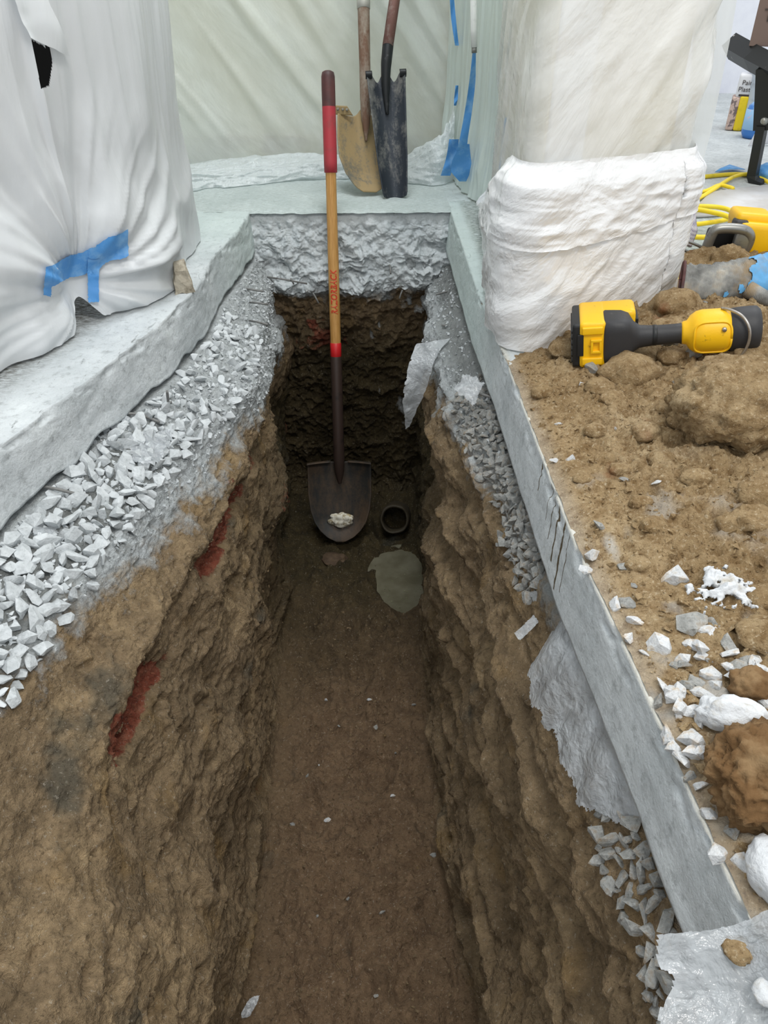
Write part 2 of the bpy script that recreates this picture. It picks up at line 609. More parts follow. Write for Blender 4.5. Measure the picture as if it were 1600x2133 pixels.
ys = [-1.5]
while ys[-1] < 2.72:
    y = ys[-1]
    ys.append(y + (.03 if y < .2 else .0036 + .0016 * max(0, y - .6)))
ys = np.array(ys)
fx = np.stack([f[0](ys) for f in FEAT], 1)
fz = np.stack([f[1](ys) for f in FEAT], 1)
ker = np.exp(-np.linspace(-2, 2, 31) ** 2)
ker /= ker.sum()
for a in (fx,):                                   # round the corners along the trench
    for j in range(a.shape[1]):
        pad = np.concatenate([np.full(15, a[0, j]), a[:, j], np.full(15, a[-1, j])])
        a[:, j] = np.convolve(pad, ker, 'valid')
us = np.concatenate([np.linspace(i, i + 1, max(2, int(f[2] * .68)), endpoint=False) for i, f in enumerate(FEAT[:-1])] + [[len(FEAT) - 1.0]])
ui = np.minimum(us.astype(int), len(FEAT) - 2)
ut = us - ui
PX = fx[:, ui] * (1 - ut) + fx[:, ui + 1] * ut
PZ = fz[:, ui] * (1 - ut) + fz[:, ui + 1] * ut
kz = np.exp(-np.linspace(-2, 2, 25) ** 2)
kz /= kz.sum()


def blur_u(A):
    B = np.pad(A, ((0, 0), (12, 12)), mode='edge')
    return sum(kz[i] * B[:, i:i + A.shape[1]] for i in range(25))


PX, PZ = blur_u(PX), blur_u(PZ)
G = np.stack([PX, np.repeat(ys[:, None], len(us), 1), PZ], -1).astype(np.float32)
NRM = gridnormals(G)
if NRM[len(ys) // 2, len(us) // 2, 2] < 0:
    NRM = -NRM
U = np.repeat(us[None], len(ys), 0)
under = np.clip(smooth(1.6, 2.2, U) * (1 - smooth(11.5, 12.2, U)), 0, 1)
on_floor = smooth(6.7, 7.3, U) * (1 - smooth(7.8, 8.4, U))
wall = (smooth(3.4, 4.2, U) - smooth(6.3, 6.9, U)) + (smooth(8.3, 8.8, U) - smooth(11, 11.8, U))
walls = np.clip(wall, 0, 1)
d = .052 * fbm(G, (4, 3.0, 4), 3) * (.35 + walls)
led2 = fbm(G, (6, 4, 7), 3, ridged=True, off=19)
led = fbm(G + .05 * np.stack([fbm(G, 6, 2, off=i * 9.) for i in range(3)], -1), (7, 1.6, 9), 4, ridged=True)
d += .026 * np.where(U < 6, .75 * (.3 * led + .7 * led2), 1.35 * fbm(G + .04 * np.stack([fbm(G, 5, 2, off=i * 9.) for i in range(3)], -1), (6, .9, 8), 3, gain=.4, ridged=True, off=50)) * walls
soft = np.where(U < 6, .45, .5)
d += .016 * fbm(G, (11, 8, 7), 3, ridged=True, off=4) * walls * soft
d += .012 * fbm(G, 26, 3, ridged=True, off=8) * (.35 + .65 * walls) * soft * (.4 + .9 * smooth(-.15, .25, fbm(G, 4, 2, off=71)))
cr = fbm(G, (50, 50, 60), 3, off=2)
d += .0055 * cr
d -= .012 * smooth(.18, .5, fbm(G, 21, 2, off=31)) * (1 - on_floor * .5)      # small pits
d += .004 * fbm(G, 130, 2, off=6)
gcl = on_floor * .008 * fbm(G, 34, 3, ridged=True, off=13) * smooth(-.2, .3, fbm(G, 6, 2, off=18)) + on_floor * .030 * (fbm(G, (9, 7, 9), 3, ridged=True, off=3) - .2)
d += gcl
d *= under
# clay seam on the left lip: a recessed band under an overhanging crust
SEAM = curve([(-.262, 1.86, -.33), (-.30, 1.58, -.36), (-.318, 1.32, -.37), (-.352, 1.18, -.37), (-.385, 1.06, -.375), (-.41, .95, -.38), (-.43, .84, -.38), (-.436, .76, -.38)], 60)
sx = np.interp(G[..., 1], SEAM[::-1, 1], SEAM[::-1, 0])
sz = np.interp(G[..., 1], SEAM[::-1, 1], SEAM[::-1, 2])
sd = np.abs(G[..., 2] - sz - .02 * fbm(G, 9, 2, off=5)) + .25 * np.abs(G[..., 0] - sx)
gate = smooth(.70, .82, G[..., 1]) * (1 - smooth(1.9, 2.05, G[..., 1]))
brk = smooth(-.12, .12, fbm(G, (4, 4.5, 4), 2, off=12) + .10 - .12 * smooth(1.4, 1.6, G[..., 1]))
left_half = (U < 6)
seam = (1 - smooth(.020, .046, sd + .022 * fbm(G, 16, 4, off=27))) * gate * brk * left_half
crust = smooth(.01, .05, G[..., 2] - sz) * (1 - smooth(.05, .12, G[..., 2] - sz)) * gate * left_half
d += -.026 * seam + .018 * crust + .012 * seam * fbm(G, 40, 3, ridged=True, off=2)
pud = np.hypot((G[..., 0] - .108) / .085, (G[..., 1] - 1.97) / .15)
d -= .028 * (1 - smooth(.7, 1.25, pud)) * on_floor
hole = np.hypot((G[..., 0] - .085) / .075, (G[..., 1] - 2.235) / .09)
d -= .05 * (1 - smooth(.6, 1.15, hole)) * on_floor
pm = (1 - smooth(.9, 1.35, pud)) * on_floor
d = d * (1 - .75 * pm) - .034 * (1 - smooth(.75, 1.25, pud)) * on_floor
G = (G + NRM * d[..., None]).astype(np.float32)
# let the floor fall a little towards the far end
NRM2 = gridnormals(G)
NRM2 = NRM2 * np.sign(NRM2[len(ys) // 2, len(us) // 2, 2])
X_, Y_, Z_ = G[..., 0], G[..., 1], G[..., 2]
upf = NRM2[..., 2]
n1 = fbm(G, 8, 4, off=21)
n2 = fbm(G, 3, 2, off=33)
thr = np.where(U < 6, np.interp(Y_, [.3, .8, 1.2, 1.6, 1.9, 2.3], [-.13, -.19, -.235, -.25, -.31, -.36]), np.interp(Y_, [.5, 1.1, 1.5, 1.75, 2.0, 2.4], [-.11, -.17, -.22, -.25, -.33, -.35]))
dust = smooth(-.09, .05, Z_ - thr + .05 * n1)
dust = np.maximum(dust, .33 * smooth(-.1, .45, fbm(G, 5, 3, off=44) + .05) * smooth(.15, .6, upf) * smooth(-.75, -.4, Z_) * (U < 6))
dust = np.maximum(dust, .5 * smooth(.1, .4, fbm(G, 5, 3, off=54)) * smooth(-.55, -.3, Z_) * (U > 8) * smooth(1.2, 1.6, Y_))
dust = np.clip(dust, 0, 1) * (1 - .85 * seam)
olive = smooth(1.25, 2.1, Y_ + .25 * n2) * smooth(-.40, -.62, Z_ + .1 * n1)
red2 = .6 * smooth(.36, .5, fbm(G, (5, 3, 6), 3, off=61)) * smooth(.2, .3, -Z_) * (1 - on_floor) * .7
redm = np.clip(np.maximum(seam, red2), 0, 1)
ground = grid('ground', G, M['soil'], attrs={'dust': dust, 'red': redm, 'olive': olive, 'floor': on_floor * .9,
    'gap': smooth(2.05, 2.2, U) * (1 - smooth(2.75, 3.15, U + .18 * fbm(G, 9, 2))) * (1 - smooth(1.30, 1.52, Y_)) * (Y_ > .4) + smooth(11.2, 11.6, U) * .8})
tag(ground, kind='structure')
gsel_left = np.argwhere((U > 2.02) & (U < 3.25) & (Y_ > .25) & (Y_ < 2.0))
gsel_right = np.argwhere((U > 10.9) & (U < 12.0) & (Y_ > .28) & (Y_ < 1.65))
gfloor = np.argwhere((on_floor > .8) & (Y_ > .6) & (Y_ < 1.8))
GROUND = G

# end wall of the trench: soil below, broken slab above
xs = np.linspace(-.42, .34, 260)
zs = np.linspace(-.14, -1.12, 300)
XX, ZZ = np.meshgrid(xs, zs)
prof = np.interp(-ZZ, [.14, .24, .27, .32, .6, .92, 1.02, 1.12], [2.49, 2.455, 2.475, 2.487, 2.51, 2.535, 2.50, 2.40])
E0 = np.stack([XX, prof, ZZ], -1)
dd = .045 * fbm(E0, (5, 5, 4), 3, off=3) + .022 * fbm(E0, (11, 9, 9), 3, ridged=True, off=7) + .012 * fbm(E0, (30, 30, 36), 3, ridged=True, off=9) + .004 * fbm(E0, 110, 2)
E0[..., 1] -= dd
m = fbm(E0, 8, 3, off=2)
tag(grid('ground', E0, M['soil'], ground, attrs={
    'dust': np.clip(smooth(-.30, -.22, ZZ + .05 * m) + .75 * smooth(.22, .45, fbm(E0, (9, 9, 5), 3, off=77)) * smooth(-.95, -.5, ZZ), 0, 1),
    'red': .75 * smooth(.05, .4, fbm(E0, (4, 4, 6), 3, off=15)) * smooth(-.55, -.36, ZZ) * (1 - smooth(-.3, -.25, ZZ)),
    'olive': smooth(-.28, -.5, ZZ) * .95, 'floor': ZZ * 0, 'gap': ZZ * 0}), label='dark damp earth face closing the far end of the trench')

# ---------------------------------------------------------------- concrete floor: three slabs with cut and broken edges
floor = tag(thing('floor', None, None), kind='structure')
floor.empty_display_size = .1


def slab_strip(edge, sgn, y0, y1, far, n, chips, sd, attrs_fn):
    yy = np.linspace(y0, y1, n)
    ex = edge(yy)
    tops = np.concatenate([np.linspace(1, .25, 14), np.linspace(.24, 0.0, 46)])
    rows = []
    for i, t in enumerate(tops):
        w = np.where(t > .25, (t - .25) / .75, 0)
        x = ex + sgn * (t * .8 + w * (far - .8))
        rows.append(np.stack([x, yy, 0 * yy], -1))
    for zf in np.linspace(.06, 1, 26):
        rows.append(np.stack([ex - sgn * .012 * zf, yy, 0 * yy - SLAB_T * zf], -1))
    rows.append(np.stack([ex + sgn * .25, yy, 0 * yy - SLAB_T], -1))
    P = np.stack(rows, 1)
    nr = P.shape[1]
    Q = P.copy()
    tt = np.concatenate([tops, np.zeros(nr - len(tops))])[None] * np.ones((n, 1))
    e = np.exp(-(tt / .03) ** 2)
    chip = smooth(.1, .4, fbm(P, (60, 26, 60), 3, off=sd))
    Q[..., 0] += sgn * chips * e * chip * .02 * np.exp(-(P[..., 2] / .025) ** 2)
    Q[..., 2] -= chips * e * chip * .010 * (P[..., 2] > -.02)
    Q[..., 2] += .0035 * fbm(P, 30, 3, off=sd) * (P[..., 2] > -.001) * (1 - e)
    face = (P[..., 2] < -.004) & (P[..., 2] > -SLAB_T * 1.01)
    Q[..., 0] += sgn * face * (.003 if sgn < 0 else .0015) * fbm(P, (14, 5, 14), 3, ridged=True, off=sd)
    low = smooth(-.5, -1, P[..., 2] / SLAB_T)
    Q[..., 2] += low * (.02 if sgn < 0 else .006) * fbm(P, (0, 11, 0), 3, off=sd + 2)
    at_ = attrs_fn(Q, face, tt)
    return grid('slab', Q, M['slab'], floor, attrs=at_, keep=None)


def left_attrs(Q, face, tt):
    g = np.clip(smooth(.10, .26, tt) * 1.1 * (1 - smooth(1.75, 2.1, Q[..., 1])) * .9, 0, 1)
    return {'grime': g, 'mint': .4 * smooth(1.9, 2.4, Q[..., 1]), 'sand': 0 * g, 'drip': 0 * g}


def right_attrs(Q, face, tt):
    y = Q[..., 1]
    dr = (Q[..., 2] < -.002) * 1.0
    return {'grime': .9 * smooth(.03, .06, tt) * (1 - smooth(.3, .5, tt)) * smooth(1.45, 1.5, y), 'mint': .5 * smooth(1.3, 1.9, y) * (1 - .5 * smooth(.02, .08, tt)),
            'sand': .5 * (1 - smooth(.002, .02, tt)) * (Q[..., 2] > -.006) * (1 - smooth(1.4, 1.6, y)), 'drip': dr}


slab_strip(edge_left, -1, -1.5, 2.50, 2.6, 460, .45, 3, left_attrs)
sr = slab_strip(edge_right, 1, -1.5, 2.62, 3.6, 560, .35, 13, right_attrs)
# back slab, and the floor of the room beyond
nb, mb = 90, 200
yb = np.concatenate([np.linspace(2.49, 2.80, 50), np.linspace(2.83, 6.5, 40)])
xb = np.concatenate([np.linspace(-3, -.5, 20), np.linspace(-.48, .2745, 180)])
YB, XB = np.meshgrid(yb, xb, indexing='ij')
B = np.stack([XB, YB, .003 * fbm(np.stack([XB, YB, 0 * XB], -1), 25, 3)], -1)
front = np.exp(-((YB - 2.49) / .02) ** 2) * (XB > -.37)
B[..., 1] += front * (.012 * fbm(B, (24, 0, 0), 3) + .004)
B[..., 2] -= front * .006
grid('slab', B, M['slab'], floor, attrs={'grime': .35 + 0 * XB, 'mint': .32 + 0 * XB, 'sand': 0 * XB, 'drip': 0 * XB})
rb = np.stack(np.meshgrid(np.linspace(.2735, 4, 60), np.linspace(2.6, 6.5, 60), indexing='ij') + [np.zeros((60, 60))], -1)
rb[..., 2] += .002 * fbm(rb, 20, 2)
grid('slab', rb, M['slab'], floor, attrs={'grime': .2 + 0 * rb[..., 0], 'mint': .3 * (1 - smooth(.4, .8, rb[..., 0])), 'sand': 0 * rb[..., 0], 'drip': 0 * rb[..., 0]})

# broken concrete face across the far end
xs = np.linspace(-.40, .31, 350)
vs = np.linspace(0, 1, 140)
XX, VV = np.meshgrid(xs, vs)
zz = np.interp(VV, [0, .12, .5, .8, 1], [-.003, -.012, -.10, -.185, -.235])
yy = np.interp(VV, [0, .12, .5, .8, 1], [2.518, 2.508, 2.478, 2.45, 2.445])
zz = zz + smooth(.6, 1, VV) * .035 * fbm(np.stack([XX, 0 * XX, 0 * XX], -1), (11, 0, 0), 4, gain=.7, off=5)
C0 = np.stack([XX, yy, zz], -1)
Wp = C0 + .03 * np.stack([fbm(C0, 13, 2, off=i * 9.) for i in range(3)], -1)
amp = smooth(.05, .35, VV)
vr = smooth(-.25, .25, fbm(C0, 7, 2, off=40)) * smooth(.2, .6, VV)
C0[..., 1] -= amp * (.022 * (.25 + vr) * fbm(Wp, (9, 9, 15), 3, gain=.55, ridged=True) + .026 * fbm(C0, 8, 2, off=3) + .009 * (.2 + .8 * vr) * fbm(Wp, (34, 34, 50), 3, ridged=True, off=3))
C0[..., 2] += amp * .012 * fbm(Wp, (20, 20, 26), 3, off=11)
hy_ = 2.172 + (C0[..., 2] + 1.035) * .285 + .022
C0[..., 1] = np.maximum(C0[..., 1], hy_ - .2 * (1 - np.exp(-((C0[..., 0] + .07) / .075) ** 2)))
C0[..., 1] += amp * (.010 * fbm(C0, 22, 3, ridged=True, off=61) - .004)
brokenedge = grid('broken_edge', C0, M['rubble'], floor, attrs={'grime': .25 * amp, 'mint': .15 + 0 * XX, 'sand': 0 * XX, 'drip': 0 * XX})


# ---------------------------------------------------------------- stones
def hull(seed, flat=.65, n=13, long=1.35):
    g = np.random.default_rng(seed)
    p = g.normal(size=(n, 3))
    p /= np.linalg.norm(p, axis=1, keepdims=True)
    p *= g.uniform(.8, 1.1, (n, 1))
    p *= (long, 1.0, flat)
    bm = bmesh.new()
    for q in p:
        bm.verts.new(q)
    r = bmesh.ops.convex_hull(bm, input=bm.verts[:])
    bmesh.ops.delete(bm, geom=[v for v in bm.verts if not v.link_faces], context='VERTS')
    bmesh.ops.recalc_face_normals(bm, faces=bm.faces[:])
    V = np.array([v.co for v in bm.verts])
    bm.verts.index_update()
    Fc = np.array([[v.index for v in f.verts] for f in bm.faces])
    bm.free()
    return V, Fc


HULLS = [hull(100 + i, flat=.5 + .04 * (i % 6), n=15 + i % 5) for i in range(14)]


def randrot(g, tilt=.6):
    return (Matrix.Rotation(g.uniform(0, 6.28), 3, 'Z') @ Matrix.Rotation(g.normal() * tilt, 3, 'X') @ Matrix.Rotation(g.normal() * tilt, 3, 'Y'))


STONE_MESH = {}


def stone_mesh(mat, i):
    if (mat, i) not in STONE_MESH:
        V, Fc = HULLS[i]
        o = raw('stone', V, Fc, M[mat], flat=True)
        STONE_MESH[(mat, i)] = o.data
        bpy.data.objects.remove(o)
    return STONE_MESH[(mat, i)]


def put_stone(parent, loc, r, mat, g, name='stone', tilt=.6):
    o = bpy.data.objects.new(name, stone_mesh(mat, int(g.integers(len(HULLS)))))
    o.matrix_world = Matrix.Translation(loc) @ randrot(g, tilt).to_4x4() @ Matrix.Diagonal((r * g.uniform(.9, 1.3), r, r * g.uniform(.8, 1.2), 1))
    o.parent = parent
    COL.objects.link(o)
    return o


TINY = [hull(300 + i, flat=.7, n=6, long=1.25) for i in range(8)]


def joined_stones(name, locs, rads, mat, parent, g, tilt=.8, tiny=False):
    VV, FF, n = [], [], 0
    for p, r in zip(locs, rads):
        V, Fc = (TINY if tiny else HULLS)[int(g.integers(8))]
        Rm = np.array(randrot(g, tilt)) * r
        VV.append(V @ Rm.T + np.array(p))
        FF.append(Fc + n)
        n += len(V)
    o = raw(name, np.concatenate(VV), np.concatenate(FF), M[mat], parent, flat=True)
    return tag(o, kind='stuff')


def darts(cands, rads, g, cell=.05, k=.74):
    """keep candidates that do not crowd one another"""
    keep, box_ = [], {}
    for i, (p, r) in enumerate(zip(cands, rads)):
        c = tuple(int(math.floor(q / cell)) for q in p)
        ok = True
        for dx in (-1, 0, 1):
            for dy in (-1, 0, 1):
                for dz in (-1, 0, 1):
                    for q, s in box_.get((c[0] + dx, c[1] + dy, c[2] + dz), ()):
                        if (q[0] - p[0]) ** 2 + (q[1] - p[1]) ** 2 + (q[2] - p[2]) ** 2 < (k * (r + s)) ** 2:
                            ok = False
        if ok:
            keep.append(i)
            box_.setdefault(c, []).append((p, r))
    return keep


def bed(sel, label, n_obj, mat, lo, hi, ncand, seed, dens):
    g = np.random.default_rng(seed)
    t = thing('gravel_bed', label, 'gravel', tuple(float(q) for q in GROUND[tuple(sel[len(sel) // 2])]))
    idx = sel[g.integers(len(sel), size=ncand)]
    pts = GROUND[idx[:, 0], idx[:, 1]].astype(float)
    w = dens(pts, U[idx[:, 0], idx[:, 1]])
    pts = pts[g.random(len(pts)) < w]
    rad = np.sort(g.uniform(lo, hi, len(pts)) * g.uniform(.8, 1.15, len(pts)))[::-1]
    kp = darts(pts, rad, g)
    pts, rad = pts[kp], rad[kp]
    pts[:, 2] += rad * .35
    dist = np.linalg.norm(pts - np.array([0, 0, EYE]), axis=1)
    show = np.argsort(-(rad / dist))
    off = np.array(t.location)
    for i in show[:n_obj]:
        put_stone(t, Vector(pts[i] - off), rad[i], mat, g)
    rest = show[n_obj:]
    if len(rest):
        joined_stones('gravel', pts[rest] - off, rad[rest], mat, t, g)
    return t


def dens_left(p, u):
    y = p[:, 1]
    inner = 1 - smooth(2.75, 3.15, u + .18 * fbm(p, 9, 2))
    return inner * (1 - .96 * smooth(1.30, 1.52, y + .15 * fbm(p, 7, 2, off=5)))


bed(gsel_left, 'dusty pale crushed stone bed exposed under the left slab edge', 300, 'stone', .0045, .0150, 34000, 5, dens_left)


def dens_right(p, u):
    y = p[:, 1]
    return smooth(11.15, 11.6, u + .3 * fbm(p, 8, 2)) * np.where(y > .93, 1, np.where(y > .55, .0, .5))


bed(gsel_right, 'grey crushed stone showing beneath the cut face of the right slab', 260, 'stone_dark', .005, .011, 9000, 6, dens_right)

# small flat chips and dust crumbs on the dusty ledges
gc = np.random.default_rng(11)
sel = np.argwhere((dust > .75) & (((U > 2.0) & (U < 3.9)) | ((U > 10.6) & (U < 12))) & (Y_ > .5) & (Y_ < 2.45))
ix = sel[gc.integers(len(sel), size=2600)]
pc = GROUND[ix[:, 0], ix[:, 1]].astype(float)
pc[:, 2] += .002
joined_stones('rubble_chips', pc, gc.uniform(.002, .008, len(pc)) * gc.uniform(.6, 1.2, len(pc)), 'stone', ground, gc, tiny=True)
ix = gfloor[gc.integers(len(gfloor), size=700)]
pc = GROUND[ix[:, 0], ix[:, 1]].astype(float)
joined_stones('soil_crumbs', pc, gc.uniform(.002, .0065, len(pc)), 'soil', ground, gc, tiny=True)
ws = np.argwhere((walls > .6) & (Y_ > .35) & (Y_ < 1.9) & (upf > .25))
ix = ws[gc.integers(len(ws), size=2500)]
pc = GROUND[ix[:, 0], ix[:, 1]].astype(float)
joined_stones('soil_crumbs', pc, gc.uniform(.0015, .006, len(pc)), 'soil', ground, gc, tiny=True)
ix = gfloor[gc.integers(len(gfloor), size=16)]
for q in ix:
    put_stone(ground, Vector(GROUND[q[0], q[1]].astype(float) + (0, 0, .002)), gc.uniform(.003, .008), gc.choice(['stone_dark', 'stone_dark', 'stone_white']), gc)

# ---------------------------------------------------------------- heap of dry dirt on the right slab
px_s = np.concatenate([np.linspace(0, .5, 270), np.linspace(.504, 1.5, 110)])
py_s = np.concatenate([np.linspace(-.6, .15, 30), np.linspace(.155, 2.25, 500)])
SS, PYY = np.meshgrid(px_s, py_s)
PXX = edge_right(PYY) + .002 + .003 * fbm(np.stack([PYY, 0 * PYY, 0 * PYY], -1), (17, 0, 0), 3) + SS


def heap_base(x, y):
    s = x - edge_right(y)
    x = np.asarray(x, float)
    P = np.stack([x, np.asarray(y, float), np.zeros_like(x)], -1)
    h = .0012 + .008 * smooth(0, .03, s) + .024 * smooth(0.0, .16, s) + .050 * smooth(.10, .50, s) * smooth(.3, .8, y) + .03 * smooth(.5, .9, s)
    h = h + (.026 * fbm(P, 5, 3, off=2) + .012 * fbm(P, 14, 3, off=5)) * smooth(.02, .2, s)
    back = np.interp(x, [.28, .36, .45, .7, 1.0, 1.8], [1.44, 1.47, 1.62, 1.85, 2.0, 2.1]) + .03 * perlin(P * 11)
    f = 1 - smooth(-.10, .03, y - back)
    return np.maximum(h, .0012) * f - .008 * (1 - f)


hb = heap_base(PXX, PYY)
P3 = np.stack([PXX, PYY, hb], -1)
sfar = smooth(.01, .10, SS)
rough = .010 * fbm(P3, 28, 3, ridged=True, off=3) + .007 * fbm(P3, 70, 3, off=8) + .0035 * fbm(P3, 170, 2, off=4) - .010 * smooth(.1, .5, fbm(P3, 24, 2, off=40))
P3[..., 2] += rough * (.25 + .75 * sfar) * (hb > -.004)
whit = .8 * smooth(.12, .35, fbm(P3, (12, 9, 12), 3, off=90)) * smooth(1.05, .75, PYY) * smooth(.35, .0, SS) + .25 * (1 - smooth(.0, .03, SS))
dirt_heap = grid('dirt_heap', P3, M['dirt'], attrs={'white': np.clip(whit, 0, 1)})
tag(dirt_heap, 'loose sandy brown dirt heaped on the concrete right of the trench', 'dirt')


def heap_z(x, y):
    return float(heap_base(np.array([x]), np.array([y]))[0])


def on_heap(px, py):
    z = .04
    for _ in range(8):
        p = at(px, py, z)
        z = .5 * z + .5 * max(heap_z(p.x, p.y), 0)
    return Vector((p.x, p.y, z))


gs = np.random.default_rng(21)
for px, py, s, mt in [(1190, 957, 18, 'w'), (1155, 962, 16, 'w'), (1250, 1100, 27, 'g'), (1232, 1160, 38, 'w'), (1220, 1190, 24, 'w'), (1302, 1182, 30, 'g'),
                      (1410, 1205, 48, 'w'), (1317, 1220, 18, 'g'), (1303, 1256, 34, 'g'), (1280, 1264, 32, 'w'), (1320, 1295, 30, 'w'), (1546, 772, 34, 'g'), (1497, 776, 28, 'w'),
                      (1572, 790, 14, 'w'), (1232, 770, 32, 'g'), (1214, 803, 14, 'w'), (1385, 716, 40, 'g'), (1450, 738, 44, 'g'),
                      (1440, 1305, 56, 'g'), (1370, 1345, 50, 'w'), (1344, 1362, 18, 'w'), (1310, 1330, 28, 'w'), (1455, 1350, 44, 'w'), (1480, 1322, 34, 'w'), (1522, 1362, 32, 'w'),
                      (1557, 1308, 40, 'g'), (1412, 1455, 38, 'w'), (1378, 1430, 24, 'w'), (1368, 1462, 28, 'g'), (1450, 1425, 34, 'g'), (1480, 1408, 40, 'w'), (1492, 1428, 25, 'w'),
                      (1540, 1398, 44, 'g'), (1440, 1483, 26, 'w'), (1472, 1490, 36, 'w'), (1500, 1472, 38, 'w'), (1568, 1484, 38, 'w'), (1590, 1470, 40, 'w'), (1445, 1545, 46, 'w'),
                      (1447, 1573, 38, 'w'), (1405, 1562, 34, 'w'), (1390, 1540, 30, 'w'), (1437, 1622, 26, 'g'), (1456, 1640, 24, 'w'), (1585, 1400, 40, 'w'), (1560, 1375, 30, 'g'),
                      (1420, 1385, 22, 'g'), (1403, 1390, 18, 'g'), (1570, 1560, 30, 'w'), (1500, 1780, 40, 'w'), (1480, 1700, 30, 'w'), (1545, 1800, 36, 'w'), (1520, 1740, 30, 'g'), (1590, 1700, 36, 'w')]:
    p = on_heap(px, py)
    dist = (p - Vector((0, 0, EYE))).length
    r = s * .5 * dist / FPX / 1.0
    p.z += r * .22
    put_stone(dirt_heap, p, r, 'stone_white' if mt == 'w' else 'stone_dark', gs, tilt=.45)
for i in range(38):                                            # broken stone strewn between the white rock and the crust
    p = on_heap(gs.uniform(1385, 1625), gs.uniform(1290, 1590))
    r = gs.uniform(.004, .0115)
    p.z += r * .25
    put_stone(dirt_heap, p, r, gs.choice(['stone_white', 'stone_white', 'stone_dark']), gs, tilt=.5)
for i in range(60):                                            # smaller stones anywhere on the heap
    x, y = gs.uniform(.31, 1.2), gs.uniform(.25, 1.8)
    put_stone(dirt_heap, Vector((x, y, heap_z(x, y) + .002)), gs.uniform(.003, .007), gs.choice(['stone_white', 'stone_dark']), gs)


def clod(px, py, r3, seed, name='clod', parent=None, mat='dirt', lift=.25, amp=.25, sub=4, rot=0.0, ridge=.07, fine=.13):
    p = on_heap(px, py)
    p.z += r3[2] * lift
    return blob(name, p, r3, M[mat], parent, amp, 1.6, sub, seed, rot, fine, ridge)


for px, py, r, sd in [(1310, 782, .045, 1), (1250, 812, .022, 2), (1180, 735, .03, 3), (1275, 835, .018, 4), (1130, 820, .018, 5), (1345, 905, .020, 6), (1400, 860, .022, 7),
                      (1530, 1098, .020, 8), (1570, 1090, .026, 9), (1430, 880, .028, 10), (1365, 1100, .017, 11), (1590, 1040, .03, 12), (1560, 745, .035, 13), (1590, 720, .03, 14),
                      (1400, 745, .022, 15), (1340, 745, .025, 16), (1520, 740, .02, 17), (1480, 840, .02, 18), (1450, 1000, .018, 19), (1240, 900, .016, 20), (1330, 1180, .014, 21),
                      (1335, 1050, .014, 22), (1410, 640, .04, 23), (1395, 690, .03, 24), (1590, 1330, .026, 26), (1590, 1250, .02, 27), (1375, 960, .018, 28), (1290, 980, .013, 29), (1215, 1000, .012, 30)]:
    clod(px, py, (r * 1.2, r, r * .7), sd, parent=dirt_heap, sub=3)
gk = np.random.default_rng(31)
ci = gk.integers(0, P3.shape[0] * P3.shape[1], 18000)
cp = P3.reshape(-1, 3)[ci]
cp = cp[(hb.ravel()[ci] > .004)]
joined_stones('dirt_crumbs', cp, gk.exponential(.0018, len(cp)).clip(.0006, .009) + .0010, 'dirt', dirt_heap, gk, tiny=True)

M['dirt_red'] = plain('reddish_dirt', lin(132, 108, 78), .95, 0, lin(106, 80, 52), 26, (.4, .6), bump=.8, spec=.2)
M['dirt_grey'] = plain('rough_concrete', lin(176, 168, 152), .95, 0, lin(130, 122, 106), 40, (.45, .65), bump=.7, spec=.2)
tag(clod(1525, 895, (.100, .088, .070), 51, 'dirt_clod', lift=.55, sub=5, amp=.22, ridge=.05), 'largest lump of packed brown dirt, at the frame edge above the scattered stones', 'clod')
p = on_heap(1562, 1650)
tag(blob('dirt_clod', p + Vector((.012, 0, .022)), (.056, .050, .040), M['dirt_red'], None, .20, 1.6, 5, 57, .4, .22, .10), 'reddish crumbly dirt clod lying beside the cut slab above the torn sheet', 'clod')
tag(clod(1562, 1440, (.022, .02, .016), 58, 'dirt_clod', mat='dirt_red', lift=.6), 'small orange-brown clod among the white stones', 'clod')
p = on_heap(1520, 1508)
tag(blob('white_rock', p + Vector((0, 0, .012)), (.036, .019, .018), M['rock'], None, .28, 1.3, 4, 61, -.35, .03, .04), 'large white broken rock just above the reddish clod', 'rock')
p = on_heap(1592, 1840)
tag(blob('white_rock', p + Vector((.006, 0, .012)), (.020, .032, .022), M['rock'], None, .16, 1.2, 4, 63, .1, .02, .02), 'smooth white rock at the frame edge just below the reddish clod', 'rock')
# flat crust of dried plaster, broken into islands
gx, gy = np.meshgrid(np.linspace(-1, 1, 60), np.linspace(-1, 1, 60))
pc = on_heap(1503, 1232)
CX = pc.x + gx * .040
CY = pc.y + gy * .034
cz = heap_base(CX, CY)
cn = fbm(np.stack([gx, gy, 0 * gx], -1), 2.2, 3, off=14) - .30 * (gx ** 2 + gy ** 2) + .20
CP = np.stack([CX, CY, cz + .007 + .006 * np.clip(cn, 0, 1) * 3 + .003 * fbm(np.stack([CX, CY, cz], -1), 60, 3)], -1)
kf = (cn > .02)[:-1, :-1]
crust_o = grid('plaster_crust', CP, M['rock'], keep=kf)
sm = crust_o.modifiers.new('thick', 'SOLIDIFY')
sm.thickness = .007
sm.offset = -1
tag(crust_o, 'white dried plaster crust broken into islands on the brown dirt', 'plaster')
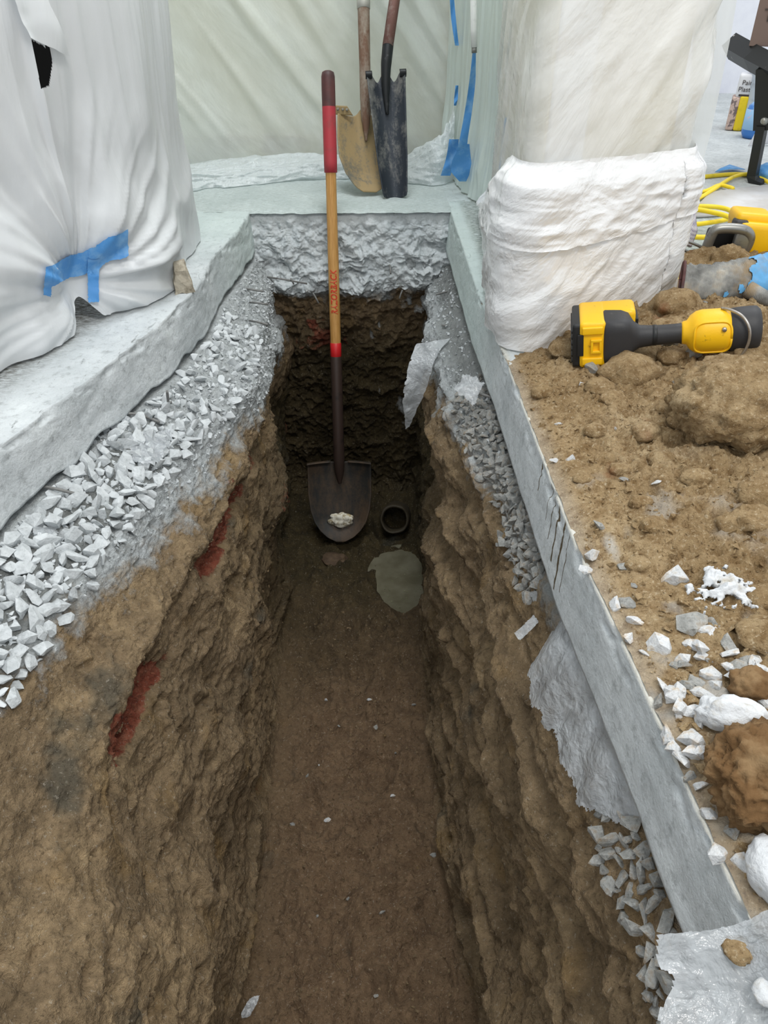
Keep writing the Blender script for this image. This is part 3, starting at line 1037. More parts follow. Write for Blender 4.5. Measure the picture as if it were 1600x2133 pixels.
# chunk of concrete lying against the hanging sheet
bm = bmesh.new()
for q in ((-.024, -.02, 0), (.026, -.016, 0), (.022, .022, 0), (-.022, .02, 0), (-.016, -.012, .052), (.010, -.010, .050), (.010, .012, .072), (-.014, .012, .068)):
    bm.verts.new(q)
bmesh.ops.convex_hull(bm, input=bm.verts[:])
bmesh.ops.subdivide_edges(bm, edges=bm.edges[:], cuts=5, use_grid_fill=True)
for v in bm.verts:
    v.co += Vector((mnoise.noise(v.co * 60), mnoise.noise(v.co * 60 + Vector((9, 0, 0))), mnoise.noise(v.co * 60 + Vector((0, 9, 0))))) * .004
o = bmo('concrete_chunk', bm, M['dirt_grey'], smooth_=False)
o.location = at(384, 606, 0)
o.rotation_euler = (0, 0, .3)
tag(o, 'rough tan concrete chunk standing on the left slab against the hanging sheet', 'chunk')


# ---------------------------------------------------------------- walls
M['cream'] = plain('cream_wall', lin(226, 220, 196), .8, 0, lin(214, 206, 178), 3, (.45, .7))
M['white_wall'] = plain('white_wall', lin(222, 224, 232), .8, 0, lin(206, 208, 220), 3, (.45, .7))
M['white_board'] = plain('white_board', lin(238, 240, 240), .6, 0, lin(225, 226, 226), 6)
M['tan'] = plain('tan_trim', lin(196, 182, 146), .7, 0, lin(150, 120, 84), 6, (.5, .6))
M['dark'] = plain('shade_black', lin(30, 28, 26), .7)  # near-black standing in for the unlit space behind the left sheet
tag(box('wall_back', (-1.1, 3.27, 1.2), (3.2, .1, 2.4), M['cream']), kind='structure')
tag(box('baseboard_back', (-1.1, 3.21, .045), (3.2, .016, .09), M['tan'], bev=.003), kind='structure')
bm = bmesh.new()
vs_ = [(.325, 1.495), (.598, 1.612), (.70, 2.7), (.50, 3.22), (.42, 2.6)]
bot = [bm.verts.new((x, y, .0)) for x, y in vs_]
top = [bm.verts.new((x, y, 2.2)) for x, y in vs_]
bm.faces.new(bot[::-1])
bm.faces.new(top)
for i in range(5):
    bm.faces.new((bot[i], bot[(i + 1) % 5], top[(i + 1) % 5], top[i]))
tag(bmo('wall_right', bm, M['cream'], smooth_=False), kind='structure')
o = box('trim_1', (0, 0, 1.1), (.078, .010, 2.2), M['white_board'], bev=.002)
o.location = (.366, 1.507, 0)
o.rotation_euler = (0, 0, .405)
tag(o, kind='structure')
tag(box('wall_far', (2.2, 5.0, 1.2), (3.4, .1, 2.4), M['white_wall']), kind='structure')
tag(box('wall_left', (-1.30, 1.55, .9), (.04, 2.2, 1.8), M['dark']), kind='structure')

# ---------------------------------------------------------------- polythene sheets
M['film_left'] = film_material('film_left', lin(229, 232, 234), .02, .20, .02, .35, 7, .35, (1, 1, .35))
M['film_back'] = film_material('film_back', lin(240, 247, 245), .34, .25, .04, .22, 8, .45, (.45, 1, 1), vary=.12, rot=(0, R(-50), 0))
M['film_side'] = film_material('film_side', lin(234, 247, 243), .14, .25, .03, .3, 7, .3, (1, 1, .4), vary=.08)
M['film_white'] = film_material('film_white', lin(248, 249, 250), .0, .18, .07, .22, 15, .75, (.4, 1, 1), rot=(0, R(35), 0))
M['film_clear'] = film_material('film_clear', lin(250, 251, 250), .34, .20, .07, .20, 10, .6, (.4, 1, 1), vary=.20, rot=(0, R(48), 0))  # diagonal whiter streaks in the transparency stand in for crease highlights
M['film_edge'] = film_material('film_edge', lin(240, 244, 245), .25, .55, .02, .4, 5, .25, (1, 1, .3))
M['film_grey'] = film_material('film_grey', lin(204, 209, 213), .26, .30, .05, .2, 26, .7, (1, 1, 1), vary=.16)
M['tape'] = plain('blue_tape', lin(82, 150, 214), .6, 0, lin(128, 178, 222), 22, (.48, .66), bump=.2)

CS, SN = math.cos(YAW), math.sin(YAW)


def project(P):
    P = np.asarray(P, float)
    x = P[..., 0] * CS - P[..., 1] * SN
    y = P[..., 0] * SN + P[..., 1] * CS
    z = P[..., 2] - EYE
    dep = y * math.cos(PITCH) - z * math.sin(PITCH)
    upv = y * math.sin(PITCH) + z * math.cos(PITCH)
    dep = np.maximum(dep, 1e-3)
    return np.stack([800 + FPX * x / dep, 1066.5 - FPX * upv / dep], -1)


def pathgrid(path, tt, n):
    """a vertical sheet over a plan path: base points, outward normals, arc length"""
    c = curve([(x, y, 0) for x, y in path], 400)
    s = np.concatenate([[0], np.cumsum(np.linalg.norm(np.diff(c, axis=0), axis=1))])
    t = np.linspace(0, s[-1], n) if tt is None else tt
    b = np.stack([np.interp(t, s, c[:, 0]), np.interp(t, s, c[:, 1])], -1)
    tg = np.gradient(b, axis=0)
    tg /= np.linalg.norm(tg, axis=1, keepdims=True)
    nr = np.stack([tg[:, 1], -tg[:, 0]], -1)
    return b, nr, t


def inside(poly, q):
    x, y = q[..., 0], q[..., 1]
    r = np.zeros(x.shape, bool)
    for (x1, y1), (x2, y2) in zip(poly, poly[1:] + poly[:1]):
        c = ((y1 > y) != (y2 > y)) & (x < (x2 - x1) * (y - y1) / (y2 - y1 + 1e-9) + x1)
        r ^= c
    return r


# left sheet
path = [(-1.15, 2.36), (-.75, 2.34), (-.52, 2.27), (-.462, 2.16), (-.462, 1.97), (-.482, 1.78), (-.60, 1.58), (-.72, 1.36), (-.86, 1.10), (-1.05, .75)]
b, nr, t = pathgrid(path, None, 400)
qh = project(np.concatenate([b, np.full((400, 1), .42)], 1))
th_ = t[np.argmin(np.abs(qh[:, 0] - 88) + 1e4 * (t < .7))]
t = np.sort(np.concatenate([t, np.linspace(th_ - .05, th_ + .07, 60)]))
ns = len(t)
b, nr, t = pathgrid(path, t, ns)
b, nr, = b, -nr if (nr[ns // 2] @ np.array([1, -.5])) < 0 else nr
zz = np.sort(np.concatenate([np.linspace(0, 1, 195) ** 1.25 * 1.75, np.linspace(.31, .50, 60)]))
nz = len(zz)
pr = project(np.concatenate([b + nr * .02, np.full((ns, 1), .07)], 1))
ok = np.where((t > .6) & (t < t[-1] - .2))[0]
ig = ok[np.argmin(np.abs(pr[ok, 0] - 193))]
sg, zg = t[ig], .085
T2, Z2 = np.meshgrid(t, zz, indexing='ij')
ds = T2 - sg
hem = .052 * np.where(ds < 0, np.exp(-(ds / .022) ** 2), np.exp(-(ds / .038) ** 2)) + .006
Z2 = hem + Z2 * (1 - hem / 1.75)
rr = np.hypot(ds, (Z2 - zg))
an = np.arctan2(Z2 - zg, ds)
P2 = np.stack([T2, Z2, 0 * T2], -1)
dsp = .018 * fbm(P2, (6, .7, 1), 3, off=3) + .005 * fbm(P2, (18, 1.0, 1), 2, ridged=True, off=6) * smooth(.1, .5, Z2)
dsp += .045 * (1 - .8 * smooth(1.30, .95, T2)) * np.exp(-((Z2 - .13) / .12) ** 2) * (1 - np.exp(-(ds / .10) ** 2))
dsp += .030 * np.sin(an * 6.5 + 4 * fbm(P2, (3, 3, 1), 2, off=9)) * smooth(.015, .12, rr) * (1 - smooth(.16, .42, rr)) * .45
dsp += .008 * fbm(np.stack([an * 1.9, rr * 1.5, 0 * rr], -1), (2.4, 1, 1), 2, gain=.35, ridged=True) * (1 - smooth(.2, .5, rr)) * smooth(.02, .1, rr)
dsp -= .035 * np.exp(-(rr / .06) ** 2)
dsp += .010 * fbm(P2, (4, 4, 1), 2, ridged=True, off=21) * (1 - smooth(.1, .45, Z2))
crease = np.exp(-((ds - .01 - .02 * (Z2 - .2)) / .008) ** 2) * smooth(.16, .25, Z2)
dsp += .014 * crease
dsp += .012 * smooth(.25, .6, Z2)
LS = np.stack([b[:, None, 0] + nr[:, None, 0] * dsp, b[:, None, 1] + nr[:, None, 1] * dsp, Z2], -1)
LSP = project(LS)
hole_poly = [(65, 82), (85, 93), (104, 99), (109, 130), (103, 177), (86, 186)]
cen = (LSP[:-1, :-1] + LSP[1:, 1:]) / 2
front_ok = (T2[:-1, :-1] > .8)
keep = ~(inside(hole_poly, cen) & front_ok)
sheet_left = grid('plastic_sheet', LS, M['film_left'], keep=keep)
tag(sheet_left, 'white plastic sheet hung left of the trench, gathered with blue tape and torn open', 'plastic sheet')
hp = LS.reshape(-1, 3)[np.argmin(np.linalg.norm(LSP.reshape(-1, 2) - np.array([88, 135]), axis=1) + 1e3 * (T2.ravel() < .8))]
dk = box('dark_panel', (0, 0, 0), (.5, .02, .6), M['dark'])  # added black panel, so the torn hole looks dark inside
nrm = nr[ig]
dk.location = (hp[0] - nrm[0] * .09, hp[1] - nrm[1] * .09, hp[2])
dk.rotation_euler = (0, 0, math.atan2(nrm[0], -nrm[1]) if nrm[1] < 0 else math.atan2(-nrm[0], nrm[1]))
dk['kind'] = 'structure'
dk.name = 'shade_panel'


def drape(surf, scr, mask, pts, off):
    """points on a hung sheet under the given directions of sight, lifted off it towards the room"""
    q = scr.reshape(-1, 2)
    w = surf.reshape(-1, 3)
    pen = np.where(mask.ravel(), 0, 1e5)
    out = []
    for p in pts.reshape(-1, 2):
        dd_ = np.hypot(q[:, 0] - p[0], q[:, 1] - p[1]) + pen
        i3 = np.argpartition(dd_, 4)[:4]
        w3 = 1 / (dd_[i3] + .3)
        v = (w[i3] * w3[:, None]).sum(0) / w3.sum()
        e = np.array([0, 0, EYE]) - v
        out.append(v + e / np.linalg.norm(e) * off)
    return np.array(out).reshape(*pts.shape[:2], 3)


def bil(c, n, m):
    a, b_, c_, d_ = [np.array(q, float) for q in c]
    u = np.linspace(0, 1, n)[:, None, None]
    v = np.linspace(0, 1, m)[None, :, None]
    return (1 - u) * (1 - v) * a + (1 - u) * v * b_ + u * v * c_ + u * (1 - v) * d_


def tape(surf, scr, mask, corners, parent, n=24, m=8, off=.005, name='tape_strip', wav=.0):
    P = bil(corners, n, m)
    P[..., 1] += 2.5 * np.sin(np.linspace(0, 9, n))[:, None]
    return grid(name, drape(surf, scr, mask, P, off) + wav * rng.normal(size=(n, m, 3)), M['tape'], parent)


lm = T2 > .7
for k_, c in enumerate(([(96, 556), (94, 600), (186, 566), (184, 518)], [(184, 518), (186, 566), (268, 530), (266, 477)], [(182, 540), (208, 540), (206, 628), (184, 628)], [(95, 560), (110, 560), (106, 618), (90, 612)])):
    o = tape(LS, LSP, lm, c, sheet_left, off=.009 + .002 * k_)
    o['label'] = 'blue masking tape'
flap = drape(LS, LSP, lm, bil([(18, -40), (90, -30), (146, 118), (60, 78)], 40, 30), .025)
fb = np.linspace(0, 1, 40)[:, None] * np.ones((1, 30))
for _ in range(10):
    fp = np.pad(flap, ((1, 1), (1, 1), (0, 0)), mode='reflect', reflect_type='odd')
    flap = (fp[:-2, 1:-1] + fp[2:, 1:-1] + fp[1:-1, :-2] + fp[1:-1, 2:] + 2 * flap) / 6
flap += .010 * fbm(flap, 9, 2)[..., None] * np.array([1, -1, 0])
grid('torn_flap', flap, M['film_left'], sheet_left)

# back sheet over the cream wall
xs = np.linspace(-1.9, .36, 240)
zs = np.linspace(.004, 1.9, 190)
XX, ZZ = np.meshgrid(xs, zs)
w = XX * .80 + ZZ * .58
al = -XX * .58 + ZZ * .80
Q = np.stack([w, al * .22, 0 * w], -1)
fold = .022 * fbm(Q, (3.2, 2.0, 1), 3, off=3) + .016 * smooth(.25, .85, fbm(Q, (5.5, 1.6, 1), 2, ridged=True, off=8)) + .003 * fbm(np.stack([XX, ZZ, 0 * XX], -1), 16, 3, off=3)
BS = np.stack([XX, 3.13 - fold * smooth(.0, .25, ZZ), ZZ], -1)
tag(grid('plastic_sheet', BS, M['film_back']), 'see-through plastic sheet stretched over the back wall behind the shovels', 'plastic sheet')
# bunched hem along its foot
nx, nv = 520, 90
tx = np.linspace(0, 1, nx)
ctr = curve([(-.95, 2.93, 0), (-.74, 2.88, 0), (-.60, 2.90, 0), (-.45, 2.93, 0), (-.30, 2.97, 0), (-.10, 3.0, 0), (.05, 2.98, 0), (.17, 2.93, 0), (.26, 2.90, 0), (.315, 2.95, 0)], nx)
hw = np.interp(tx, [0, .2, .5, .7, .85, 1], [.15, .15, .10, .08, .10, .09])
hh = np.interp(tx, [0, .15, .35, .55, .72, .82, .92, 1], [.03, .045, .05, .06, .055, .09, .13, .20])
av = np.linspace(0, np.pi, nv)
HB = np.zeros((nx, nv, 3))
q3 = np.stack([ctr[:, None, 0] + 0 * av, np.cos(av)[None] * hw[:, None], np.sin(av)[None] * hh[:, None]], -1)
rad_ = 1 + .38 * fbm(q3, (5, 14, 14), 4, off=5) + .20 * fbm(q3, (4, 14, 14), 3, ridged=True, off=7)
HB[..., 0] = ctr[:, None, 0]
HB[..., 1] = ctr[:, None, 1] - np.cos(av)[None] * hw[:, None] * rad_
HB[..., 2] = .004 + np.sin(av)[None] * hh[:, None] * np.clip(rad_, .25, 2)
M['film_hem'] = film_material('film_hem', lin(240, 246, 247), .06, .40, .03, .3, 26, .8, (1, 1, 1))
tag(grid('plastic_hem', HB, M['film_hem']), 'bunched white plastic hem lying crumpled on the floor along the back wall', 'plastic sheet')

# side sheet in the far right corner, with its pole and blue tape
path = [(.30, 3.10), (.332, 2.95), (.345, 2.80), (.372, 2.62), (.400, 2.45), (.44, 2.30)]
b, nr, t = pathgrid(path, None, 220)
nr = nr if nr[100, 0] < 0 else -nr
zz = np.linspace(0.006, 1.9, 260)
T2, Z2 = np.meshgrid(t, zz, indexing='ij')
P2 = np.stack([T2, Z2, 0 * T2], -1)
dsp = .016 * fbm(P2, (12, 1.0, 1), 3, off=5) + .002 * fbm(P2, (26, 2.0, 1), 3, ridged=True, off=2) + .022 * (1 - smooth(0, .28, Z2)) * (1 + fbm(P2, (14, 6, 1), 3, off=4)) * (1 - smooth(.45, .7, T2))
SSH = np.stack([b[:, None, 0] + nr[:, None, 0] * dsp, b[:, None, 1] + nr[:, None, 1] * dsp, Z2], -1)
SSP = project(SSH)
side = tag(grid('plastic_sheet', SSH, M['film_side']), 'pale green-tinted plastic sheet hanging in the far right corner beside the pole', 'plastic sheet')
am = np.ones(T2.shape, bool)
M['pole'] = plain('white_pole', lin(232, 234, 230), .4)
M['steel'] = plain('steel', lin(150, 150, 146), .4, .8, lin(110, 108, 104), 40)
pole = thing('support_pole', 'thin white pole standing in the far right corner with a metal tip', 'pole', tuple(aty(988, 108, 2.58)))
off = np.array(pole.location)
tube('shaft', np.array([aty(985, -160, 2.58), aty(987, 60, 2.58), aty(988, 98, 2.58)]) - off, .0095, M['pole'], pole)
tube('metal_tip', np.array([aty(988, 97, 2.58), aty(988, 110, 2.58)]) - off, .008, M['steel'], pole)


def tapeY(name, pts, wid, Y, parent, tw=0.0, n=30, off=None, curl=.004):
    c = curve([(x, y, 0) for x, y in pts], n)
    wd = np.interp(np.linspace(0, 1, n), np.linspace(0, 1, len(wid)), wid)
    Yv = np.linspace(Y[0], Y[1], n) if isinstance(Y, (list, tuple)) else np.full(n, Y)
    P = np.zeros((n, 9, 3))
    for i in range(n):
        for j in range(9):
            v = (j - 4) / 8
            P[i, j] = aty(c[i, 0] + v * wd[i], c[i, 1] + tw * v * wd[i], Yv[i] - curl * math.cos(v * 3 + i * .3))
    if off is not None:
        P = P - off
    return grid(name, P, M['tape'], parent)


for pts, wd, Y in (([(941, -10), (945, 40), (952, 95)], [9, 10, 8], 2.99), ([(988, 108), (984, 170), (976, 230), (966, 290), (962, 315)], [7, 13, 15, 17, 22], (2.585, 2.66)), ([(952, 178), (950, 205), (948, 220)], [6, 8, 5], 2.95),
                   ([(946, 290), (940, 330), (928, 366)], [20, 22, 20], (2.72, 2.74)), ([(968, 300), (962, 335), (962, 358), (970, 378)], [20, 40, 44, 26], (2.66, 2.68)), ([(1055, 245), (1051, 285), (1046, 330), (1041, 364)], [6, 14, 10, 6], (2.20, 2.12)),
                   ([(1007, 405), (1013, 415), (1017, 424)], [4, 8, 7], (2.42, 2.40))):
    tapeY('tape_strip', pts, wd, Y, side)['label'] = 'blue masking tape'

# sheets wrapped round the wall end on the right
path = [(.475, 2.62), (.402, 2.42), (.375, 2.20), (.345, 1.92), (.312, 1.62), (.303, 1.515), (.318, 1.475), (.40, 1.503), (.50, 1.548), (.585, 1.588), (.622, 1.625), (.65, 1.85), (.70, 2.3)]


def wrap(name, zlo, zhi, nzz, mat, label, fn, ragged=None, n=330):
    b, nr, t = pathgrid(path, None, n)
    nr = nr if nr[n // 3, 0] < 0 else -nr
    zz = np.linspace(0, 1, nzz)
    T2, V2 = np.meshgrid(t, zz, indexing='ij')
    lo = zlo(T2) if callable(zlo) else zlo
    hi = zhi(T2) if callable(zhi) else zhi
    Z2 = lo + (hi - lo) * V2
    P2 = np.stack([T2, Z2, 0 * T2], -1)
    dsp = fn(P2, T2, Z2)
    W = np.stack([b[:, None, 0] + nr[:, None, 0] * dsp, b[:, None, 1] + nr[:, None, 1] * dsp, Z2], -1)
    return tag(grid(name, W, M[mat]), label, 'plastic sheet')


def diag(P2, f1, f2, k, off, sl=.9):
    w = P2[..., 1] * .75 - P2[..., 0] * sl
    a = P2[..., 0] + P2[..., 1] * .75
    return fbm(np.stack([w, a, 0 * w], -1), (f1, f2, 1), k, ridged=True, off=off)


top_band = lambda T: np.interp(T, [.1, .45, .8, 1.12, 3], [.07, .12, .23, .352, .352])
wrap('plastic_sheet', lambda T: top_band(T) - .06, 2.0, 150, 'film_clear', 'see-through plastic sheet wrapped round the upper part of the right wall end',
     lambda P, T, Z: .016 + .012 * smooth(.15, .85, diag(P, 6, 1.0, 2, 3)) + .008 * fbm(P, (4, 3, 1), 2, off=4) + .0025 * diag(P, 18, 2.5, 3, 9))
s0 = 1.0
wrap('plastic_sheet', lambda T: .004 + .036 * smooth(1.35, 1.55, T) + .004 * fbm(np.stack([T, 0 * T, 0 * T], -1), (9, 1, 1), 2), lambda T: top_band(T) - .035, 150, 'film_white',
     'crumpled white plastic sheet wrapped round the foot of the right wall end',
     lambda P, T, Z: .032 + .016 * np.exp(-((Z - .15) / .12) ** 2) + .010 * smooth(-.2, .8, diag(P, 7, 1.6, 3, 5)) + .010 * fbm(P, (7, 9, 1), 3, off=6) + .003 * diag(P, 24, 5, 3, 8) + .012 * (1 - smooth(0, .05, Z)) * fbm(P, (20, 5, 1), 2) * 1.2)
wrap('plastic_sheet', lambda T: (.205 + .045 * smooth(1.2, 1.7, T)) * top_band(T) / .352 + .022 * fbm(np.stack([T, 0 * T, 0 * T], -1), (8, 1, 1), 4), top_band, 90, 'film_white',
     'band of crinkled white plastic with ragged lower edge round the right wall end',
     lambda P, T, Z: .055 + .010 * fbm(P, (6, 14, 1), 3, off=16) + .008 * fbm(P, (9, 15, 1), 3, ridged=True, off=12) - .030 * smooth(-.05, 0, Z - top_band(T)))
# loose strip hanging at its right-hand corner
es = np.linspace(0, 1, 120)
Lx = np.interp(es, [0, .5, .85, 1], [1452, 1432, 1408, 1394])
Rx = np.interp(es, [0, .2, .5, .8, 1], [1545, 1522, 1480, 1428, 1400])
Yv = np.linspace(-60, 610, 120)
E3 = np.zeros((120, 24, 3))
for i in range(120):
    for j in range(24):
        f = j / 23
        E3[i, j] = aty(Lx[i] + (Rx[i] - Lx[i]) * f, Yv[i], 1.585 + .10 * f)
E3[..., 1] += .012 * fbm(E3, (14, 14, 2), 3)
tag(grid('plastic_strip', E3, M['film_edge']), 'loose translucent plastic strip tapering down at the right corner of the wrapped wall', 'plastic sheet')


# ---------------------------------------------------------------- shovels
M['ash'] = wood_material('ash_wood', lin(176, 124, 60), lin(206, 158, 92), (10, 10, .7))
M['grip_red'] = plain('red_grip', lin(176, 52, 62), .55, 0, lin(150, 60, 62), 18, (.5, .7), bump=.15)
M['band_red'] = plain('red_band', lin(206, 36, 40), .4)
M['red_ink'] = plain('red_lettering', lin(206, 52, 30), .5)
M['grip_dark'] = plain('worn_dark_grip', lin(92, 52, 50), .55, 0, lin(58, 42, 42), 20, (.4, .7), bump=.15)
M['socket'] = plain('dark_socket', lin(62, 48, 42), .5, .1, lin(40, 34, 32), 24)
M['blade_dark'] = dusty_metal('blade_dark', lin(44, 44, 42), lin(74, 58, 42), .40, .60, 14, .6, .25)
M['blade_mud'] = dusty_metal('blade_mud', lin(112, 114, 108), lin(160, 138, 98), .36, .50, 10, .7, .4, (1, 1, .5))
M['blade_spade'] = dusty_metal('blade_spade', lin(52, 58, 66), lin(140, 138, 132), .47, .70, 16, .5, .4, (1, 1, .4))
M['pole_worn'] = dusty_metal('worn_handle', lin(112, 84, 66), lin(150, 140, 126), .45, .66, 22, .75, .0, (1, 1, .3))
M['pole_grey'] = dusty_metal('grey_handle', lin(122, 116, 104), lin(160, 158, 150), .45, .65, 24, .75, .0, (1, 1, .3))
M['pole_rust'] = dusty_metal('rusty_handle', lin(112, 78, 70), lin(146, 132, 124), .5, .7, 22, .6, .2, (1, 1, .3))
M['sock_black'] = plain('black_socket', lin(38, 40, 42), .45, .4, lin(84, 84, 84), 30, (.6, .7))
M['silver_tape'] = plain('silver_tape', lin(178, 176, 168), .45, .3, lin(120, 112, 100), 30)


def frame_from(axis, facing):
    z = Vector(axis).normalized()
    x = Vector(facing).cross(z) * -1
    x = z.cross(Vector(facing)) * -1 if x.length < 1e-6 else x
    x.normalize()
    if x.x < 0:
        x = -x
    y = z.cross(x)
    m = Matrix((x, y, z)).transposed().to_4x4()
    return m


def blade_grid(L, n, m, halfw, dish, bend, lip=None):
    """blade along +z (tip at 0), x across, -y is the face turned to the viewer; halfw, dish, bend are functions of t in 0..1"""
    t = np.linspace(0, 1, n)
    v = np.linspace(-1, 1, m)
    T, Vv = np.meshgrid(t, v, indexing='ij')
    P = np.zeros((n, m, 3))
    P[..., 0] = halfw(T) * Vv
    P[..., 2] = T * L
    P[..., 1] = dish(T) * (1 - Vv ** 2) + bend(T)
    return P, T, Vv


def solid(o, th, off=0):
    s_ = o.modifiers.new('thick', 'SOLIDIFY')
    s_.thickness = th
    s_.offset = off
    return o


# the round-point shovel standing in the trench
tip = Vector((-.098, 2.172, -1.035))
topp = aty(683, 147, 2.545)
ax = topp - tip
LEN = ax.length
shovel = thing('digging_shovel', 'wood-handled round-point shovel with red grip standing upright in the trench', 'shovel')
shovel.matrix_world = Matrix.Translation(tip) @ frame_from(ax, (0, -1, .25))
axn = ax.normalized()


def t_at(py):
    best = min(range(2001), key=lambda i: abs(project(np.array(tip + ax * (i / 2000)))[1] - py))
    return best / 2000 * LEN


zb, zf, zr0, zw, zg, zd = t_at(966), t_at(742), t_at(714), t_at(360), t_at(222), LEN
BL = zb
hw = lambda T: .110 * np.interp(T, [0, .06, .14, .25, .4, .6, 1], [.10, .42, .64, .82, .94, 1.0, 1.0])
P, T, Vv = blade_grid(BL, 60, 41, hw, lambda T: .030 * smooth(0, .3, T), lambda T: -.050 * (1 - T) ** 1.5 + 0 * T)
spine = .012 * np.exp(-(Vv / .16) ** 2) * smooth(.45, 1, T)
P[..., 1] -= spine
blade = solid(grid('blade', P, M['blade_dark'], shovel), .003)
for sx in (-1, 1):                                      # turned-over foot steps
    q = np.zeros((14, 8, 3))
    for i in range(14):
        for j in range(8):
            u, w = i / 13, j / 7
            q[i, j] = (sx * (.030 + .080 * u), .030 * (1 - ((.030 + .080 * u) / .11) ** 2) - .022 * w, BL + .002 + .003 * math.sin(w * 3))
    solid(grid('foot_step', q, M['blade_dark'], shovel), .003)
sk = lathe('socket', [(.006, BL - .075), (.016, BL - .03), (.0195, BL + .02), (.0185, BL + .10), (.0185, zf - .004), (.0175, zf)], M['socket'], shovel, 20)
for v in sk.data.vertices:
    if v.co.z < BL + .02:
        v.co.y = v.co.y * .8 + .014 * (BL + .02 - v.co.z) / .095
lathe('red_band', [(.0176, zf), (.0181, zf + .001), (.0181, zr0 - .001), (.0172, zr0)], M['band_red'], shovel, 20)
wood = lathe('handle', [(.0168, zr0 - .004), (.0172, zr0 + .1), (.0170, (zr0 + zw) / 2), (.0160, zw - .05), (.0160, zw + .004)], M['ash'], shovel, 20)
lathe('grip', [(.0165, zw), (.0195, zw + .001), (.0198, zw + .03), (.0198, zg)], M['grip_red'], shovel, 20)
lathe('grip_end', [(.0198, zg), (.0200, zd - .04), (.0196, zd - .015), (.0170, zd - .004), (.009, zd), (.0, zd + .001)], M['grip_dark'], shovel, 20)


def text_mesh(body, size, name, ext=.0004, shear=0.0, bold=0.0):
    cu = bpy.data.curves.new(name, 'FONT')
    cu.body = body
    cu.size = size
    cu.shear = shear
    cu.extrude = ext
    cu.offset = bold
    cu.align_x = 'CENTER'
    cu.align_y = 'CENTER'
    o = bpy.data.objects.new(name, cu)
    COL.objects.link(o)
    bpy.context.view_layer.update()
    dg = bpy.context.evaluated_depsgraph_get()
    me = bpy.data.meshes.new_from_object(o.evaluated_get(dg))
    bpy.data.objects.remove(o)
    return me


me = text_mesh('RAZORBACK', .0285, 'lettering', shear=.22, bold=.0005)
za, zc = t_at(655), t_at(562)
co = np.array([v.co for v in me.vertices])
sc = (zc - za) / (co[:, 0].max() - co[:, 0].min())
for v in me.vertices:
    a = v.co.y * 1.0 / .0174 - .05
    r = .0178 + v.co.z
    v.co = Vector((-math.sin(a) * r, -math.cos(a) * r, (za + zc) / 2 + v.co.x * sc))
for v in me.vertices:
    v.co.x = v.co.x
me.materials.clear()
o = link('lettering', me, M['red_ink'], wood)
o['label'] = 'red printed lettering along the wooden handle'
pl_ = Matrix(shovel.matrix_world) @ Vector((.002, -.022, .072))
M['plaster'] = plain('pale_plaster', lin(236, 232, 216), .9, 0, lin(176, 160, 124), 50, (.5, .62), bump=.6)
tag(blob('plaster_lump', pl_, (.038, .018, .030), M['plaster'], None, .3, 1.8, 4, 71, 0, .12, .08), 'pale lump of plaster stuck on the blade of the shovel in the trench', 'plaster')

# the two shovels leaning at the back
dig = thing('digging_shovel', 'mud-caked round-point shovel with perforated foot step leaning on the back wall', 'shovel')
tip = at(766, 404, .002)
ax = aty(757, 0, 2.93) - tip
dig.matrix_world = Matrix.Translation(tip) @ frame_from(ax, (.25, -1, .2))
hw = lambda T: .098 * np.interp(T, [0, .05, .12, .25, .45, .7, 1], [.22, .42, .58, .80, .97, 1.0, .96])
P, T, Vv = blade_grid(.242, 60, 41, hw, lambda T: .030 * smooth(0, .3, T), lambda T: -.030 * (1 - T) ** 1.5)
P[..., 1] -= .016 * np.exp(-(Vv / .14) ** 2) * smooth(.35, 1, T)
P[..., 2] += .030 * np.exp(-(Vv / .22) ** 2) * smooth(.8, 1, T)
solid(grid('blade', P, M['blade_mud'], dig), .003)
q = np.zeros((20, 8, 3))
for i in range(20):
    for j in range(8):
        u, w = i / 19, j / 7
        x = -.104 + .062 * u * (1 - .35 * w)
        q[i, j] = (x, .006 - .012 * w, .240 + .024 * w)
st = solid(grid('foot_step', q, M['blade_mud'], dig), .003)
M['black'] = plain('black_hole', lin(28, 26, 24), .9)
for i, x in enumerate((-.094, -.078, -.064)):
    lathe('rivet_hole', [(0, -.0025), (.0042, -.0025), (.0042, .0025), (0, .0025)], M['pole_grey'], st, 10, (x, -.002 - .001, .254), axis='Y')
sk = lathe('socket', [(.003, .165), (.011, .205), (.0165, .245), (.0180, .29), (.0180, .42)], M['pole_worn'], dig, 18)
for v in sk.data.vertices:
    if v.co.z < .26:
        v.co.y += .010 * (.26 - v.co.z) / .2
lathe('handle', [(.0182, .41), (.0190, .53), (.0192, .575)], M['pole_worn'], dig, 18)
lathe('silver_tape', [(.0190, .552), (.0212, .553), (.0212, .588), (.0190, .589)], M['silver_tape'], dig, 18)
lathe('taped_joint', [(.0190, .588), (.0235, .590), (.0240, .608), (.0215, .616), (.0205, .66)], M['pole_grey'], dig, 18)
lathe('upper_handle', [(.0205, .65), (.0205, 1.20), (.020, 1.38), (.012, 1.40), (0, 1.401)], M['pole_grey'], dig, 18)

